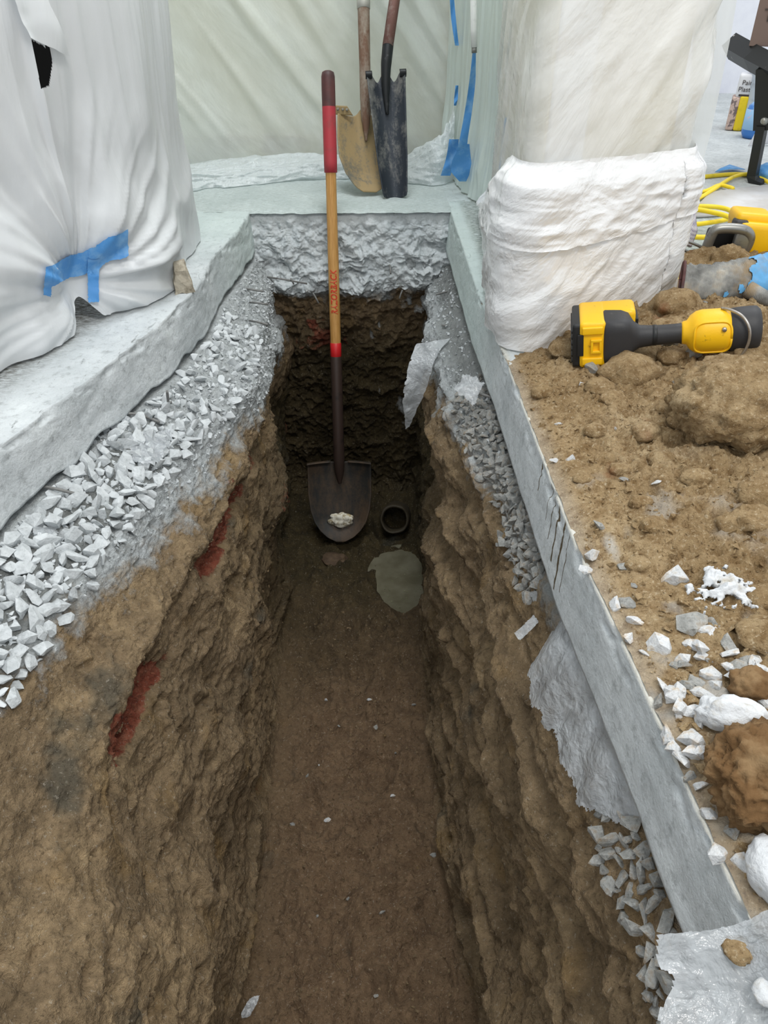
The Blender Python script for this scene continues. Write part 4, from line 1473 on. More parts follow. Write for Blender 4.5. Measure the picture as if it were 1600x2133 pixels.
spd = thing('drain_spade', 'black narrow drain spade leaning beside the mud-caked shovel on the back wall', 'spade')
tip = at(823, 412, .002)
ax = aty(806, 180, 2.76) - tip
spd.matrix_world = Matrix.Translation(tip) @ frame_from(ax, (.10, -1, .2))
BLs = .372
hw = lambda T: np.interp(T, [0, .03, .3, 1], [.036, .040, .049, .062])
P, T, Vv = blade_grid(BLs, 70, 33, hw, lambda T: .026 + 0 * T, lambda T: -.012 * (1 - T) ** 2)
P[..., 2] += -.008 * (1 - Vv ** 2) * (1 - smooth(0, .1, T)) + .004
P[..., 2] -= .030 * np.exp(-((np.abs(Vv) - .45) / .24) ** 2) * smooth(.86, 1, T)
P[..., 1] -= .010 * np.exp(-(Vv / .22) ** 2) * smooth(.45, 1, T)
solid(grid('blade', P, M['blade_spade'], spd), .003)
for sx in (-1, 1):
    q = np.zeros((8, 10, 3))
    for i in range(8):
        for j in range(10):
            u, w = i / 7, j / 9
            q[i, j] = (sx * (.044 + .021 * u), -.010 * math.sin(w * 2.6) + .006, BLs - .016 + .020 * w)
    solid(grid('foot_step', q, M['sock_black'], spd), .003)
c = curve([(-.004, .012, BLs - .12), (-.003, .010, BLs - .05), (.002, .006, BLs + .01), (.008, .004, BLs + .045), (.015, .006, BLs + .08)], 24)
tube('socket', c, np.interp(np.linspace(0, 1, 24), [0, .3, .6, 1], [.005, .014, .017, .0175]), M['sock_black'], spd, 16)
d_ = (Vector(c[-1]) - Vector(c[-3])).normalized()
wl = spd.matrix_world.inverted() @ aty(822, 0, 2.90)
d_ = (wl - Vector(c[-1])).normalized()
e0 = Vector(c[-1]) - d_ * .01
tube('handle', [e0, e0 + d_ * .2, e0 + d_ * .5, e0 + d_ * .86], .0172, M['pole_rust'], spd, 16)

# ---------------------------------------------------------------- work light on the dirt
M['yellow'] = plain('tool_yellow', lin(246, 192, 16), .42, 0, lin(150, 112, 30), 46, (.63, .72), bump=.1)
M['rubber'] = plain('black_rubber', lin(46, 46, 48), .55, 0, lin(96, 94, 92), 26, (.62, .74), bump=.15)
M['rubber2'] = plain('deep_black', lin(24, 26, 28), .5, 0, lin(52, 52, 52), 20, (.62, .74))
M['wire_steel'] = plain('hook_steel', lin(176, 170, 162), .35, .85, lin(110, 96, 84), 60)
M['lens'] = plain('dark_lens', lin(44, 50, 60), .3)


def rbox(name, lo, hi, m, parent, bev=.008, seg=3, taper=None):
    lo, hi = Vector(lo), Vector(hi)
    o = box(name, (lo + hi) / 2, hi - lo, m, parent, bev, seg=seg)
    for p_ in o.data.polygons:
        p_.use_smooth = True
    return o


def merge(a, *others):
    bm_ = bmesh.new()
    for o_ in (a,) + others:
        bm_.from_mesh(o_.data)
    bm_.to_mesh(a.data)
    bm_.free()
    for o_ in others:
        bpy.data.objects.remove(o_)
    return a


lightp = on_heap(1200, 745)
wl_ = thing('work_light', 'yellow and black cordless work light lying on the dirt beside the wrapped wall', 'work light')
A = aty(1192, 752, 1.335)
tgt = aty(1540, 735, 1.275)
axx = (tgt - A).normalized()
yy_ = Vector((0, 0, 1)).cross(axx).normalized()
zz_ = axx.cross(yy_)
TS = (tgt - A).length / .330
wl_.matrix_world = Matrix.Translation(A) @ Matrix((axx, yy_, zz_)).transposed().to_4x4() @ Matrix.Scale(TS, 4)
ba = rbox('battery_base', (0, -.035, .001), (.026, .080, .094), M['rubber2'], wl_, .007)
ribs = [rbox('r', (-.0025, -.03, .010 + .0125 * i), (.004, .072, .017 + .0125 * i), M['rubber2'], wl_, .002, 2) for i in range(6)]
merge(ba, *ribs)
bb = rbox('battery', (.014, -.040, .0), (.066, .084, .098), M['yellow'], wl_, .009)
b2 = rbox('b', (.05, .022, .006), (.128, .092, .096), M['yellow'], wl_, .012)
b3 = rbox('b', (.019, -.0445, .008), (.060, -.036, .024), M['yellow'], wl_, .003)
b4 = rbox('b', (.019, -.0445, .074), (.060, -.036, .090), M['yellow'], wl_, .003)
merge(bb, b2, b3, b4)
lt = rbox('latch', (.036, -.046, .034), (.058, -.038, .040), M['yellow'], bb, .0015)
merge(lt, rbox('l', (.036, -.046, .058), (.058, -.038, .064), M['yellow'], wl_, .0015), rbox('l', (.036, -.046, .036), (.041, -.038, .062), M['yellow'], wl_, .0015), rbox('l', (.053, -.046, .036), (.058, -.038, .062), M['yellow'], wl_, .0015))
rbox('rating_label', (.010, -.0412, .028), (.022, -.034, .074), M['rubber2'], bb, .001)
rbox('end_cap', (.126, .03, .03), (.134, .085, .075), M['rubber2'], wl_, .003)
# foot and handle, one black loft along x
secs = [(.060, .0385, .046, .000, .050), (.066, .043, .049, .000, .050), (.098, .043, .048, .000, .049), (.112, .038, .043, .0, .049), (.122, .026, .030, -.002, .049), (.134, .0205, .0235, -.004, .049), (.16, .0190, .0205, -.005, .050), (.20, .0188, .0200, -.005, .051), (.222, .0195, .0205, -.005, .052), (.226, .015, .016, -.005, .052)]
th = np.linspace(0, 2 * np.pi, 40, endpoint=False)
P = np.zeros((len(secs) + 2, 40, 3))
for i, (x, ry, rz, cy, cz_) in enumerate(secs):
    e = .42 if i < 4 else (.7 if i == 4 else 1.0)
    P[i + 1, :, 0] = x
    P[i + 1, :, 1] = cy + ry * np.sign(np.cos(th)) * np.abs(np.cos(th)) ** e
    P[i + 1, :, 2] = cz_ + rz * np.sign(np.sin(th)) * np.abs(np.sin(th)) ** e
P[0] = P[1].mean(0)
P[-1] = P[-2].mean(0)
hdl = grid('handle', P, M['rubber'], wl_, wrap=True)
lathe('handle_ring', [(.0200, .158), (.0212, .159), (.0212, .166), (.0200, .167)], M['rubber2'], hdl, 24, (0, -.005, .0505), axis='X')
hc = (0, -.006, .053)
lhd = lathe('lamp_head', [(0, .212), (.018, .213), (.0225, .217), (.024, .224), (.034, .231), (.041, .241), (.0435, .252), (.0435, .292), (.042, .300), (.040, .302)], M['yellow'], wl_, 36, hc, axis='X')
fr = []
for k_ in range(60):
    a = 2 * math.pi * k_ / 59
    ca, sa = math.cos(a), math.sin(a)
    x = .268 + .034 * np.sign(ca) * abs(ca) ** .45
    ph = .78 * np.sign(sa) * abs(sa) ** .45
    r = np.interp(x, [.231, .241, .252, .292, .302], [.035, .042, .0445, .0445, .042])
    fr.append((x, hc[1] - r * math.cos(ph), hc[2] + r * math.sin(ph)))
tube('raised_rim', fr, .0022, M['yellow'], lhd, 8)
ln = lathe('lens_hood', [(.040, .300), (.0405, .303), (.0425, .306), (.0440, .318), (.0450, .340), (.0445, .352), (.040, .357), (.036, .357)], M['rubber'], wl_, 36, hc, axis='X')
lathe('lens', [(.036, .356), (.030, .352), (0, .350)], M['lens'], ln, 30, hc, axis='X')
lathe('pivot_screw', [(0, -.0525), (.004, -.0525), (.0045, -.050), (.0045, -.047)], M['wire_steel'], lhd, 12, (.287, .002, .072), axis='Y')
tube('hanging_hook', curve([(.286, -.004, .0985), (.300, -.020, .1000), (.318, -.040, .094), (.329, -.054, .078), (.332, -.058, .054), (.326, -.057, .028), (.312, -.050, .008), (.292, -.036, .000), (.276, -.022, .003)], 50), .0028, M['wire_steel'], wl_, 10)

# ---------------------------------------------------------------- the second tool, glove, cord and sack beyond it
sw = thing('power_tool', 'yellow cordless power tool with grey metal shoe half buried in the dirt', 'power tool')
o0 = aty(1555, 535, 1.80)
sw.location = o0
sw.rotation_euler = (0, .06, -.12)
rbox('body', (-.040, -.01, .006), (.052, .09, .078), M['yellow'], sw, .014)
rbox('top_housing', (-.045, .01, .060), (.040, .085, .094), M['yellow'], sw, .013)
rbox('rear_grip', (.048, -.005, .010), (.125, .085, .076), M['rubber'], sw, .014)
rbox('seam_trim', (-.050, -.004, .058), (-.018, .03, .080), M['rubber'], sw, .008)
gd = tube('shoe', curve([(-.104, -.020, .006), (-.102, -.024, .046), (-.092, -.026, .064), (-.045, -.028, .068), (-.020, -.026, .058), (-.014, -.022, .034), (-.022, -.018, .002)], 50), .0115, M['steel'], sw, 10)
rbox('shoe_plate', (-.050, -.034, .010), (-.016, -.016, .064), M['steel'], sw, .005)
rbox('blade_clamp', (-.10, .0, .0), (-.03, .03, .054), M['rubber2'], sw, .008)
tube('wire_guard', curve([(-.12, -.01, -.004), (-.16, -.012, .010), (-.176, -.016, .020), (-.17, -.02, .030), (-.14, -.018, .026), (-.10, -.014, .012)], 40), .0035, M['steel'], sw, 8)
p = aty(1520, 545, 1.74)
tag(blob('dirt_clod', p, (.046, .036, .036), M['dirt'], None, .22, 1.6, 4, 81, .2, .08, .05), 'brown dirt clod wedged under the metal shoe of the yellow power tool', 'clod')
p = aty(1470, 545, 1.78)
blob('clod', p, (.05, .05, .03), M['dirt'], dirt_heap, .25, 1.8, 4, 82, .2, .1, .06)
p = aty(1425, 560, 1.72)
blob('clod', p, (.04, .05, .03), M['dirt'], dirt_heap, .25, 1.8, 4, 83, .2, .1, .06)
p = aty(1560, 600, 1.70)
blob('clod', p, (.12, .09, .035), M['dirt'], dirt_heap, .2, 1.8, 4, 84, 0, .1, .06)

k = NT('glove_knit')
v = k.coord()
wv = k.n('ShaderNodeTexWave', i_Scale=140.0, i_Distortion=3.0)
k.l(v, wv.inputs['Vector'])
n = k.noise(v, 22, 5, .6)
c = k.ramp(n, [(.32, lin(84, 84, 82)), (.55, lin(150, 150, 146)), (.7, lin(184, 180, 170))])
c = k.mix(k.ramp(k.noise(v, 12, 4, .6), [(.52, (0, 0, 0)), (.68, (.8, .8, .8))]), c, lin(158, 134, 98))
M['knit'] = k.done(k.bsdf(c, .95, k.bump(wv.outputs['Fac'], .5, .003)))
M['glove_blue'] = plain('glove_blue', lin(96, 164, 214), .6, 0, lin(120, 150, 176), 20, (.5, .65), bump=.3)
gl = thing('work_glove', 'grey knit work glove with blue palm lying palm up on the dirt', 'glove')
gl.location = aty(1424, 590, 1.50)
g0 = np.array(gl.location)


def gp(px, py, Y):
    return np.array(aty(px, py, Y)) - g0


n_ = 90
cl = curve([gp(1420, 588, 1.50), gp(1450, 592, 1.51), (gp(1500, 588, 1.52)), gp(1560, 580, 1.53), gp(1620, 572, 1.54), gp(1680, 570, 1.55)], n_)
hy = np.interp(np.linspace(0, 1, n_), [0, .12, .3, .6, .85, 1], [.034, .033, .032, .036, .040, .034])
P = np.zeros((n_ + 1, 60, 3))
th = np.linspace(0, 2 * np.pi, 60, endpoint=False)
for i in range(n_):
    yw = np.cos(th) * .045 * np.interp(i / n_, [0, .15, .5, 1], [.16, .34, .6, .7])
    zw_ = np.sin(th) * hy[i]
    P[i] = cl[i] + np.stack([.10 * zw_, yw + .45 * zw_, zw_], -1)
P[n_] = P[n_ - 1].mean(0)
P += .006 * fbm(P, 26, 3)[..., None] * np.array([0, 0, 1]) + .004 * fbm(P, 60, 2, ridged=True)[..., None] * np.array([0, 0, 1.])
grid('knit_body', P, M['knit'], gl, wrap=True)
tube('cuff_hem', list(P[0]) + [P[0][0]], .0035, M['grip_dark'], gl, 6)
pt = P[32:, 8:43] + np.array([0, -.0035, .0025])
e_ = np.ones(pt.shape[:2])
grid('palm_coating', pt, M['glove_blue'], gl, keep=(fbm(pt, 18, 3, off=3) + 1.4 * (np.linspace(-.28, 1.0, pt.shape[0])[:, None] - .1 * np.abs(np.linspace(-2, 2, pt.shape[1]))[None]) > .0)[:-1, :-1])
for k_, (dy, L_, dz) in enumerate(((-.034, .055, 0), (-.012, .07, .004), (.012, .066, .004), (.034, .05, 0))):
    b0 = cl[-1] + np.array([-.02, dy, 0])
    tube('finger', curve([b0, b0 + np.array([L_ * .5, dy * .1, .006]), b0 + np.array([L_, dy * .2, -.006])], 14), np.interp(np.linspace(0, 1, 14), [0, .8, 1], [.014, .012, .005]), M['glove_blue'], gl, 12)
b0 = cl[50] + np.array([0, -.03, -.01])
tube('thumb', curve([b0, b0 + np.array([.03, -.03, -.01]), b0 + np.array([.065, -.045, -.016])], 14), np.interp(np.linspace(0, 1, 14), [0, .8, 1], [.017, .013, .005]), M['knit'], gl, 12)

M['cord'] = plain('yellow_cord', lin(242, 214, 40), .45, 0, lin(214, 190, 50), 20)
cp_ = [aty(1392, 577, 1.66), aty(1410, 585, 1.64), aty(1470, 578, 1.63), aty(1550, 549, 1.70), aty(1610, 530, 1.72), aty(1660, 500, 1.9), at(1660, 440, .01), at(1600, 470, .012), at(1540, 484, .02), at(1480, 494, .03), at(1430, 490, .03), at(1420, 470, .03), at(1462, 466, .03), at(1510, 458, .03),
       at(1528, 448, .03), at(1515, 436, .03), at(1475, 430, .03), at(1400, 432, .03), at(1385, 445, .03), at(1440, 436, .055), at(1500, 446, .055), at(1545, 462, .05), at(1600, 470, .03), at(1690, 440, .01), at(1680, 400, .01), at(1620, 388, .012), at(1590, 374, .012),
       at(1560, 363, .012), at(1530, 368, .012), at(1505, 382, .012), at(1485, 396, .012), at(1440, 420, .012), at(1420, 410, .012), at(1470, 398, .012), at(1498, 386, .012), at(1520, 390, .012), at(1527, 393, .012)]
tag(tube('extension_cord', curve(cp_, 420), .0068, M['cord'], None, 8), 'yellow extension cord coiled on the floor behind the power tool and glove', 'cord')
cp_ = [at(1420, 374, .008), at(1487, 366, .008), at(1530, 363, .008), at(1560, 364, .008)]
tag(tube('garden_hose', curve(cp_, 60), .0075, plain('olive_hose', lin(206, 184, 40), .5), None, 8), 'dull yellow hose lying straight across the floor by the black stand', 'hose')

k = NT('woven')
v = k.coord((1, 1, 1), 'Generated')
ck = k.n('ShaderNodeTexChecker', i_Scale=26.0)
ck.inputs['Color1'].default_value = (*lin(214, 212, 216), 1)
ck.inputs['Color2'].default_value = (*lin(124, 118, 142), 1)
k.l(v, ck.inputs['Vector'])
M['woven'] = k.done(k.bsdf(ck.outputs['Color'], .8))
sk_ = np.zeros((24, 20, 3))
for i in range(24):
    for j in range(20):
        u, w = i / 23, j / 19
        px = (1464 - 34 * u) + (6 + 36 * w) * (.35 + .65 * min(1, u * 1.6)) - 34
        sk_[i, j] = aty(px, 428 + 88 * u - 6 * math.sin(w * 3), 2.02 - .04 * math.sin(w * 3.1) - .12 * u)
tag(solid(grid('woven_sack', sk_, M['woven']), .006), 'woven grey and violet sack edge showing beside the wrapped wall and cord', 'sack')

# ---------------------------------------------------------------- far room on the right
M['black_paint'] = plain('black_paint', lin(30, 32, 34), .4, .2, lin(196, 194, 190), 34, (.66, .70))
M['brown'] = plain('brown_box', lin(116, 98, 92), .7, 0, lin(104, 88, 84), 8)
M['grey_ink'] = plain('dark_ink', lin(64, 56, 54), .7)
stnd = thing('tool_stand', 'black paint-spattered metal stand with bent leg in the far room', 'stand')


def bar(name, pts, w, d, m, parent, bev=.004):
    P = tubepts(np.array([list(q) for q in pts]), 1.0, 4)
    C_ = P.mean(1, keepdims=True)
    Dv = (P - C_)
    N_ = (Dv[:, 0:1] + Dv[:, 1:2]) / 2 ** .5
    B_ = (Dv[:, 1:2] - Dv[:, 0:1]) / 2 ** .5
    Q_ = np.concatenate([C_ + N_ * w / 2 + B_ * d / 2, C_ + N_ * w / 2 - B_ * d / 2, C_ - N_ * w / 2 - B_ * d / 2, C_ - N_ * w / 2 + B_ * d / 2], 1)
    Q_ = np.concatenate([C_[:1].repeat(4, 1), Q_, C_[-1:].repeat(4, 1)])
    Q_ = Q_[:, [0, 1, 2, 3]]
    return raw(name, Q_.reshape(-1, 3), gridf(len(Q_), 4, None, True), m, parent, flat=True)


bar('beam', [aty(1525, 96, 3.05), aty(1570, 122, 2.92), aty(1625, 150, 2.80), aty(1680, 176, 2.7)], .055, .06, M['black_paint'], stnd)
bar('upper_leg', [aty(1597, 140, 2.84), aty(1594, 200, 2.84), aty(1590, 268, 2.84)], .045, .05, M['black_paint'], stnd)
bar('lower_leg', [aty(1588, 262, 2.83), aty(1577, 320, 2.83), aty(1568, 366, 2.83), aty(1572, 380, 2.82), aty(1588, 386, 2.80)], .030, .03, M['black_paint'], stnd)
bar('rear_leg', [aty(1640, 150, 2.95), aty(1650, 250, 2.95), aty(1660, 372, 2.92)], .030, .03, M['black_paint'], stnd)
lathe('bolt', [(0, -.008), (.011, -.008), (.011, .004)], M['steel'], stnd, 10, tuple(aty(1592, 252, 2.79)), axis='Y')
pb = aty(1560, 96, 2.93)
bx = thing('cardboard_box', 'brown box lettered on its front standing on the black stand', 'box', tuple(pb))
bx.rotation_euler = (0, 0, -.46)
bxo = box('carton', (.165, .1, .13), (.33, .2, .26), M['brown'], bx, .002)
me = text_mesh('T', .052, 'lettering')
o = link('lettering', me, M['grey_ink'], bxo)
o.rotation_euler = (R(90), 0, 0)
o.location = (.038, -.003, .085)
bpy.context.view_layer.update()
M['bucket'] = plain('white_bucket', lin(216, 224, 234), .5)
pb = at(1567, 272, 0)
bu = thing('bucket', 'white plastic bucket standing on the floor behind the black stand', 'bucket', tuple(pb))
lathe('body', [(0, .002), (.060, .002), (.062, .01), (.072, .30), (.076, .30), (.076, .312), (.070, .312), (.060, .02), (0, .02)], M['bucket'], bu, 30)
lathe('rim', [(.0735, .27), (.079, .272), (.079, .284), (.0735, .286)], M['bucket'], bu, 30)
pb = at(1512, 272, 0)
M['bag_white'] = plain('bag_white', lin(222, 222, 226), .7)
M['bag_yellow'] = plain('bag_yellow', lin(236, 206, 30), .6)
M['bag_print'] = plain('bag_print', lin(206, 180, 168), .7, 0, lin(120, 104, 104), 30, (.5, .54))
bgp = thing('plaster_bag', 'white and yellow bag of patching plaster standing beside the white bucket', 'bag', tuple(pb))
rbox('printed_side', (-.005, 0, .002), (.030, .10, .135), M['bag_print'], bgp, .008)
rbox('yellow_panel', (.028, -.003, .002), (.064, .10, .140), M['bag_yellow'], bgp, .008)
bgp.rotation_euler = (0, 0, -.40)
ptop = rbox('paper_top', (.006, .004, .132), (.092, .09, .225), M['bag_white'], bgp, .012)
for i, tx_ in enumerate(('Paint', 'Plaster')):
    o = link('lettering', text_mesh(tx_, .027, 'lettering'), M['grey_ink'], ptop)
    o.rotation_euler = (R(90), .14 * 0, 0)
    o.location = (.048, .0015, .192 - .026 * i)
rbox('stripe', (.018, .001, .139), (.085, .006, .147), M['grey_ink'], bgp, .001)
M['jug_blue'] = plain('blue_plastic', lin(60, 122, 200), .3, 0, lin(150, 186, 222), 16, (.56, .64))
M['label_pale'] = plain('jug_label', lin(150, 190, 226), .5, 0, lin(226, 170, 170), 30, (.6, .66))
pb = at(1572, 287, 0)
jg = thing('paint_jug', 'blue plastic jug standing on the floor in front of the white bucket', 'jug', tuple(pb))
lathe('body', [(0, .001), (.052, .001), (.062, .02), (.062, .09), (.056, .125), (.040, .140), (.022, .146), (0, .147)], M['jug_blue'], jg, 26, squash=.8)
lathe('label', [(.0625, .035), (.0634, .036), (.0634, .112), (.060, .113)], M['label_pale'], jg, 26, squash=.8)
lathe('cap', [(.022, .143), (.024, .146), (.024, .160), (0, .161)], M['bag_white'], jg, 16)
q = np.zeros((12, 10, 3))
a_, b_, c_, d_ = at(1558, 305, .004), at(1600, 300, .004), at(1620, 272, .06), at(1578, 268, .07)
for i in range(12):
    for j in range(10):
        u, w = i / 11, j / 9
        q[i, j] = (1 - u) * ((1 - w) * np.array(a_) + w * np.array(b_)) + u * ((1 - w) * np.array(d_) + w * np.array(c_))
tag(solid(grid('paper_sheet', q, M['bag_white']), .0015), 'folded white paper leaning on the floor beside the blue jug', 'paper')
q = np.array([[at(1490, 358, .006), at(1500, 351, .010)], [at(1520, 352, .014), at(1520, 343, .016)], [at(1552, 353, .006), at(1530, 346, .012)]])
tag(solid(grid('tape_scrap', q, M['tape']), .002), 'scrap of blue masking tape on the far floor near the hose', 'tape')
tag(blob('tape_ball', at(1600, 358, .028), (.05, .04, .026), M['tape'], None, .3, 1.5, 3, 91), 'crumpled ball of blue tape on the floor beside the black stand', 'tape')
M['board'] = plain('grey_board', lin(206, 206, 208), .7, 0, lin(188, 184, 180), 5, (.5, .7))
q = np.array([[at(1430, 452, .006), at(1480, 402, .006)], [at(1530, 446, .006), at(1550, 392, .006)], [at(1640, 440, .006), at(1640, 383, .006)]])
tag(solid(grid('floor_board', q, M['board']), .008), 'pale grey board laid flat on the floor under the coiled cord', 'board')

# ---------------------------------------------------------------- torn vapour barrier, wires, drain and puddle
def patch(name, corners, n, m, label, cat='plastic sheet', mat='film_grey', rag=.25, amp=.010, off=0.0, parent=None, th=0.0, edges='abcd', mul=1.0):
    P = bil(corners, n, m)
    u = np.linspace(0, 1, n)[:, None] * np.ones((1, m))
    v = np.linspace(0, 1, m)[None] * np.ones((n, 1))
    d_ = np.full(u.shape, 9.0)
    for e, a in (('a', u), ('c', 1 - u), ('b', v), ('d', 1 - v)):
        if e in edges:
            d_ = np.minimum(d_, a)
    P[..., 2] += amp * fbm(P, 14 * mul, 3, off=off) + amp * .7 * fbm(P, 34 * mul, 3, ridged=True, off=off)
    keep = (d_ + rag * fbm(P, (28 * mul, 22 * mul, 28 * mul), 4, off=off + 5, gain=.6) - rag * .25 > 0)[:-1, :-1]
    o = grid(name, P, M[mat], parent, keep=keep)
    return tag(o, label, cat) if label else o


# long strip under the right slab: inner edge along the slab's underside, outer edge on the slope
n, m = 220, 70
yv = np.linspace(.44, .90, n)
inner = np.stack([edge_right(yv) + .012, yv, np.full(n, -.108)], -1)
ol = np.array([at(x, y, z) for x, y, z in ((1395, 1760, -.16), (1345, 1735, -.17), (1265, 1735, -.20), (1200, 1690, -.22), (1165, 1600, -.225), (1150, 1530, -.225), (1105, 1480, -.235), (1090, 1410, -.235), (1150, 1320, -.22), (1170, 1260, -.20), (1190, 1225, -.17))])
tt = np.linspace(0, 1, n)
o_ = np.stack([np.interp(tt, np.linspace(0, 1, len(ol)), ol[:, i]) for i in range(3)], -1)
vv = np.linspace(0, 1, m)
P = inner[:, None] * (1 - vv[None, :, None]) + o_[:, None] * vv[None, :, None]
P[..., 2] += .016 * np.sin(vv * np.pi)[None] + .010 * fbm(P, 16, 3, off=3) * vv[None] + .006 * fbm(P, 40, 3, ridged=True, off=5) * vv[None]
rg = vv[None] + .28 * fbm(P, (26, 20, 26), 4, gain=.65, off=9)
tag(grid('vapour_barrier', P, M['film_grey'], keep=(rg < .93)[:-1, :-1]), 'long torn strip of dusty plastic hanging from under the right slab near the camera', 'plastic sheet')
patch('vapour_barrier', [at(1100, 1236, -.20), at(1140, 1292, -.215), at(1178, 1235, -.16), at(1150, 1205, -.15)], 50, 40, 'small pale torn plastic tab poking out above the long strip under the right slab', off=21, amp=.006)
patch('vapour_barrier', [at(1068, 1322, -.235), at(1080, 1338, -.235), at(1130, 1292, -.215), at(1112, 1280, -.215)], 40, 24, 'narrow torn plastic shred on the right trench slope', off=26, amp=.004)
# flap over the right lip near the far end
fl = [((875, 716, 1.93), (948, 704, 1.93)), ((862, 745, 1.90), (928, 722, 1.905)), ((852, 790, 1.865), (908, 762, 1.87)), ((846, 830, 1.85), (896, 806, 1.855)), ((848, 868, 1.845), (876, 850, 1.85)), ((850, 894, 1.845), (860, 888, 1.845))]
F = np.zeros((60, 26, 3))
L_ = curve([aty(*a) for a, b in fl], 60)
R_ = curve([aty(*b) for a, b in fl], 60)
for j in range(26):
    F[:, j] = L_ + (R_ - L_) * j / 25
F[..., 1] += .006 * fbm(F, 26, 3)
F[..., 0] += .004 * fbm(F, 60, 2) - .008
vv = np.linspace(0, 1, 26)[None]
tag(grid('vapour_barrier', F, M['film_grey'], keep=(np.minimum(vv, 1 - vv) + .18 * fbm(F, 34, 3, gain=.6) > -.02)[:-1, :-1]), 'torn plastic flap hanging into the trench from the right lip near the shovel', 'plastic sheet')
patch('vapour_barrier', [aty(938, 806, 1.50), aty(985, 856, 1.46), aty(1012, 800, 1.50), aty(970, 772, 1.55)], 40, 40, 'crumpled plastic scrap caught on the right lip under the slab', off=31, amp=.010)
patch('vapour_barrier', [at(175, 930, -.125), at(330, 985, -.165), at(365, 900, -.16), at(255, 868, -.115)], 60, 40, 'glossy plastic scrap emerging under the left slab above the gravel', off=41, amp=.010)
patch('vapour_barrier', [at(60, 1120, -.13), at(125, 1118, -.16), at(120, 1050, -.16), at(70, 1040, -.125)], 40, 30, 'small dusty plastic tag by a wire under the left slab', off=46, amp=.006)
# sheet laid over the broken end of the slab, bottom right
n, m = 160, 140
le = np.array([at(1345, 1952, -.02), at(1362, 1985, -.03), at(1378, 2030, -.04), at(1392, 2062, -.05), at(1378, 2085, -.05), at(1366, 2140, -.05), at(1380, 2240, -.05)])
tt = np.linspace(0, 1, n)
lft = np.stack([np.interp(tt, np.linspace(0, 1, len(le)), le[:, i]) for i in range(3)], -1)
rt = np.stack([np.full(n, .60), np.interp(tt, [0, 1], [.315, .12]), np.full(n, .045)], -1)
vv = np.linspace(0, 1, m)
P = lft[:, None] * (1 - vv[None, :, None]) + rt[:, None] * vv[None, :, None]
hz = np.where(P[..., 0] > edge_right(P[..., 1]), np.maximum(heap_base(P[..., 0], P[..., 1]), 0) + .014, -.05)
P[..., 2] = np.maximum(P[..., 2], np.minimum(hz, .2))
kk = np.exp(-np.linspace(-2, 2, 15) ** 2)
kk /= kk.sum()
pz = np.pad(P[..., 2], ((0, 0), (7, 7)), mode='edge')
P[..., 2] = sum(kk[i] * pz[:, i:i + m] for i in range(15))
P[..., 2] += .005 * fbm(P, 18, 3, off=3) + .003 * fbm(P, 45, 3, ridged=True, off=5)
rg = np.minimum(tt[:, None] * 3, vv[None]) + .05 * fbm(P, 40, 3, off=9)
br_sheet = grid('vapour_barrier', P, M['film_grey'], keep=(rg > .01)[:-1, :-1])
tag(br_sheet, 'grey plastic sheet laid over the end of the right slab in the bottom corner', 'plastic sheet')


def near_sheet(px, py, Pg=P):
    s_ = project(Pg).reshape(-1, 2)
    return Vector(Pg.reshape(-1, 3)[np.argmin(np.hypot(s_[:, 0] - px, s_[:, 1] - py))])


tag(blob('white_rock', near_sheet(1592, 2076) + Vector((0, 0, .006)), (.010, .011, .008), M['rock'], None, .2, 1.4, 3, 95), 'small bright white stone resting on the grey plastic sheet', 'rock')
tag(blob('dirt_crumb', near_sheet(1535, 1982) + Vector((0, 0, .002)), (.013, .011, .005), M['dirt'], None, .3, 1.6, 3, 96), 'thin smear of brown dirt on the grey plastic sheet', 'dirt')
patch('plastic_scrap', [at(488, 2133, -1.035), at(520, 2120, -1.035), at(545, 2070, -1.035), at(520, 2080, -1.035)], 40, 20, 'small white plastic scrap half buried in the trench floor', off=51, amp=.006, cat='plastic')

M['wire'] = plain('dusty_wire', lin(128, 128, 126), .7, .3, lin(96, 90, 86), 60)
wires = [((556, 577, 2.40), (640, 591, 2.40)), ((606, 580, 2.395), (612, 592, 2.39)), ((500, 601, 2.22), (548, 607, 2.18)), ((520, 630, 2.12), (558, 634, 2.10)), ((520, 668, 2.02), (558, 676, 1.98)),
         ((812, 552, 2.44), (814, 570, 2.40)), ((652, 610, 2.40), (664, 632, 2.38)), ((838, 605, 2.40), (832, 622, 2.38))]
for a, b2_ in wires:
    pa, pb_ = aty(*a), aty(*b2_)
    tube('wire', [pa, pa.lerp(pb_, .4) + Vector((0, -.004, .003)), pb_], .0028, M['wire'], brokenedge, 6)
for pts in ([(72, 1022, -.135), (120, 1030, -.13), (168, 1042, -.15)], [(240, 872, -.125), (290, 874, -.13), (335, 890, -.15)], [(350, 826, -.10), (353, 852, -.14)], [(318, 852, -.14), (360, 848, -.145)], [(936, 642, -.20), (945, 668, -.20), (952, 688, -.2)],
            [(920, 686, -.20), (954, 689, -.2)], [(956, 700, -.2), (966, 730, -.2), (948, 731, -.2)], [(992, 828, -.14), (1034, 842, -.13)], [(908, 622, -.2), (934, 614, -.19)], [(455, 793, -.19), (490, 790, -.2)]):
    tube('wire', curve([at(*q) + Vector((0, 0, .012)) for q in pts], 12), .0030, M['wire'], floor, 6)

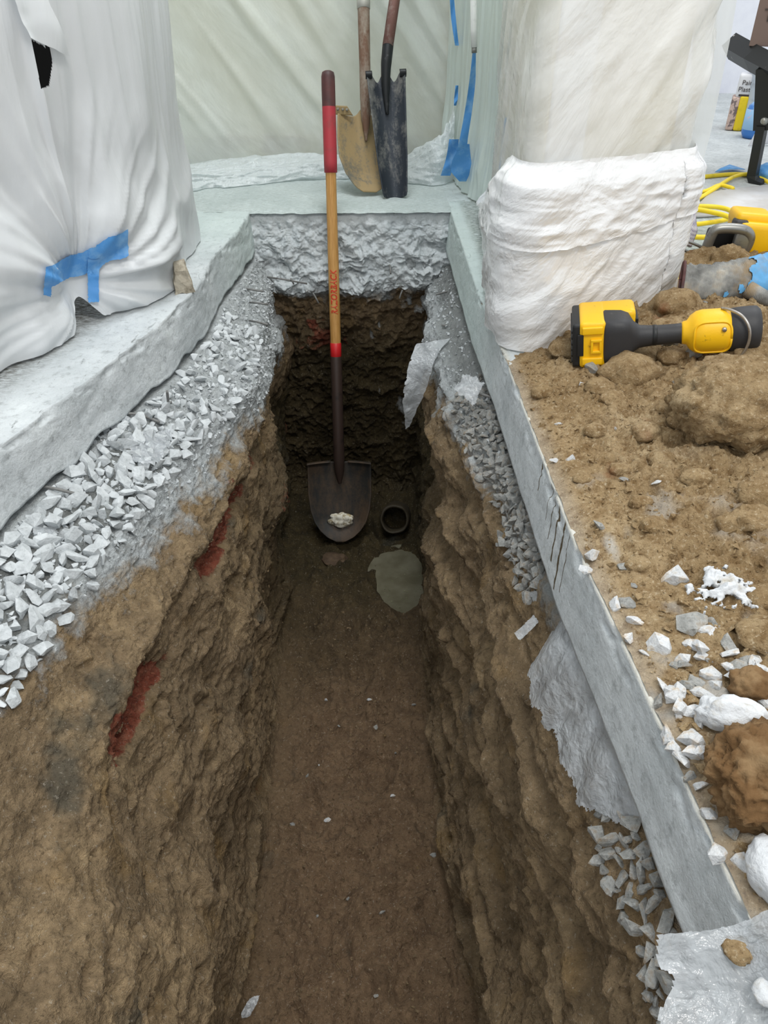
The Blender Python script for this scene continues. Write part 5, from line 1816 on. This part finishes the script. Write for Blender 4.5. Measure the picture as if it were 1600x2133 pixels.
M['clay_pipe'] = plain('muddy_pipe', lin(58, 50, 34), .7, 0, lin(40, 34, 24), 20)
M['pipe_shade'] = plain('pipe_shade_black', lin(26, 20, 14), .8)
dp = thing('drain_pipe', 'open end of a muddy drain pipe in the trench floor beside the shovel blade', 'pipe')
pc_ = aty(822, 1082, 2.245)
dp.matrix_world = Matrix.Translation(pc_) @ Vector((-.10, -.86, .50)).normalized().to_track_quat('Z', 'Y').to_matrix().to_4x4()
pw_ = lathe('pipe_wall', [(.046, -.22), (.056, -.20), (.056, -.01), (.052, 0), (.046, -.002), (.044, -.01), (.044, -.20)], M['clay_pipe'], dp, 32)
for v_ in pw_.data.vertices:
    v_.co += Vector((mnoise.noise(v_.co * 30), mnoise.noise(v_.co * 30 + Vector((5, 0, 0))), 1.6 * mnoise.noise(v_.co * 22))) * .006
lathe('pipe_dark_disk', [(.046, -.13), (0, -.132)], M['pipe_shade'], dp, 32)  # near-black disk across the bore, painted in for its unlit depth
k = NT('murky_water')
v = k.coord()
M['water'] = k.done(k.bsdf(k.ramp(k.noise(v, 16, 4, .5), [(.35, lin(98, 94, 76)), (.65, lin(120, 116, 98))]), .08, k.bump(k.noise(v, 30, 3, .5), .05, .004)))
th = np.linspace(0, 2 * np.pi, 60, endpoint=False)
rs = np.linspace(0, 1, 12)
W = np.zeros((12, 60, 3))
ro = 1.25 + .18 * fbm(np.stack([np.cos(th), np.sin(th), 0 * th], -1), 1.3, 3)
W[..., 0] = .108 + rs[:, None] * ro[None] * np.cos(th)[None] * .094
W[..., 1] = 1.975 + rs[:, None] * ro[None] * np.sin(th)[None] * .150
PUD_Z = -1.067
W[..., 2] = PUD_Z
puddle = grid('puddle', W, M['water'], wrap=True)
tag(puddle, 'murky grey-green puddle on the trench floor in front of the drain pipe', 'puddle')
gq = np.random.default_rng(55)
M['scum'] = plain('pale_scum', lin(126, 128, 96), .7)
joined_stones('scum', np.stack([.108 + .06 * gq.normal(size=60) * .6, 1.93 + .10 * gq.normal(size=60) * .6, np.full(60, PUD_Z + .0008)], -1), gq.uniform(.0008, .003, 60), 'scum', puddle, gq)
tag(blob('stone_slab', at(695, 1165, -1.04), (.045, .030, .016), plain('mud', lin(92, 74, 54), .8, 0, lin(70, 54, 38), 30, (.4, .6), bump=.6), None, .25, 1.4, 4, 97, .1, .05, .03), 'flat muddy stone in the trench floor below the shovel blade', 'stone')
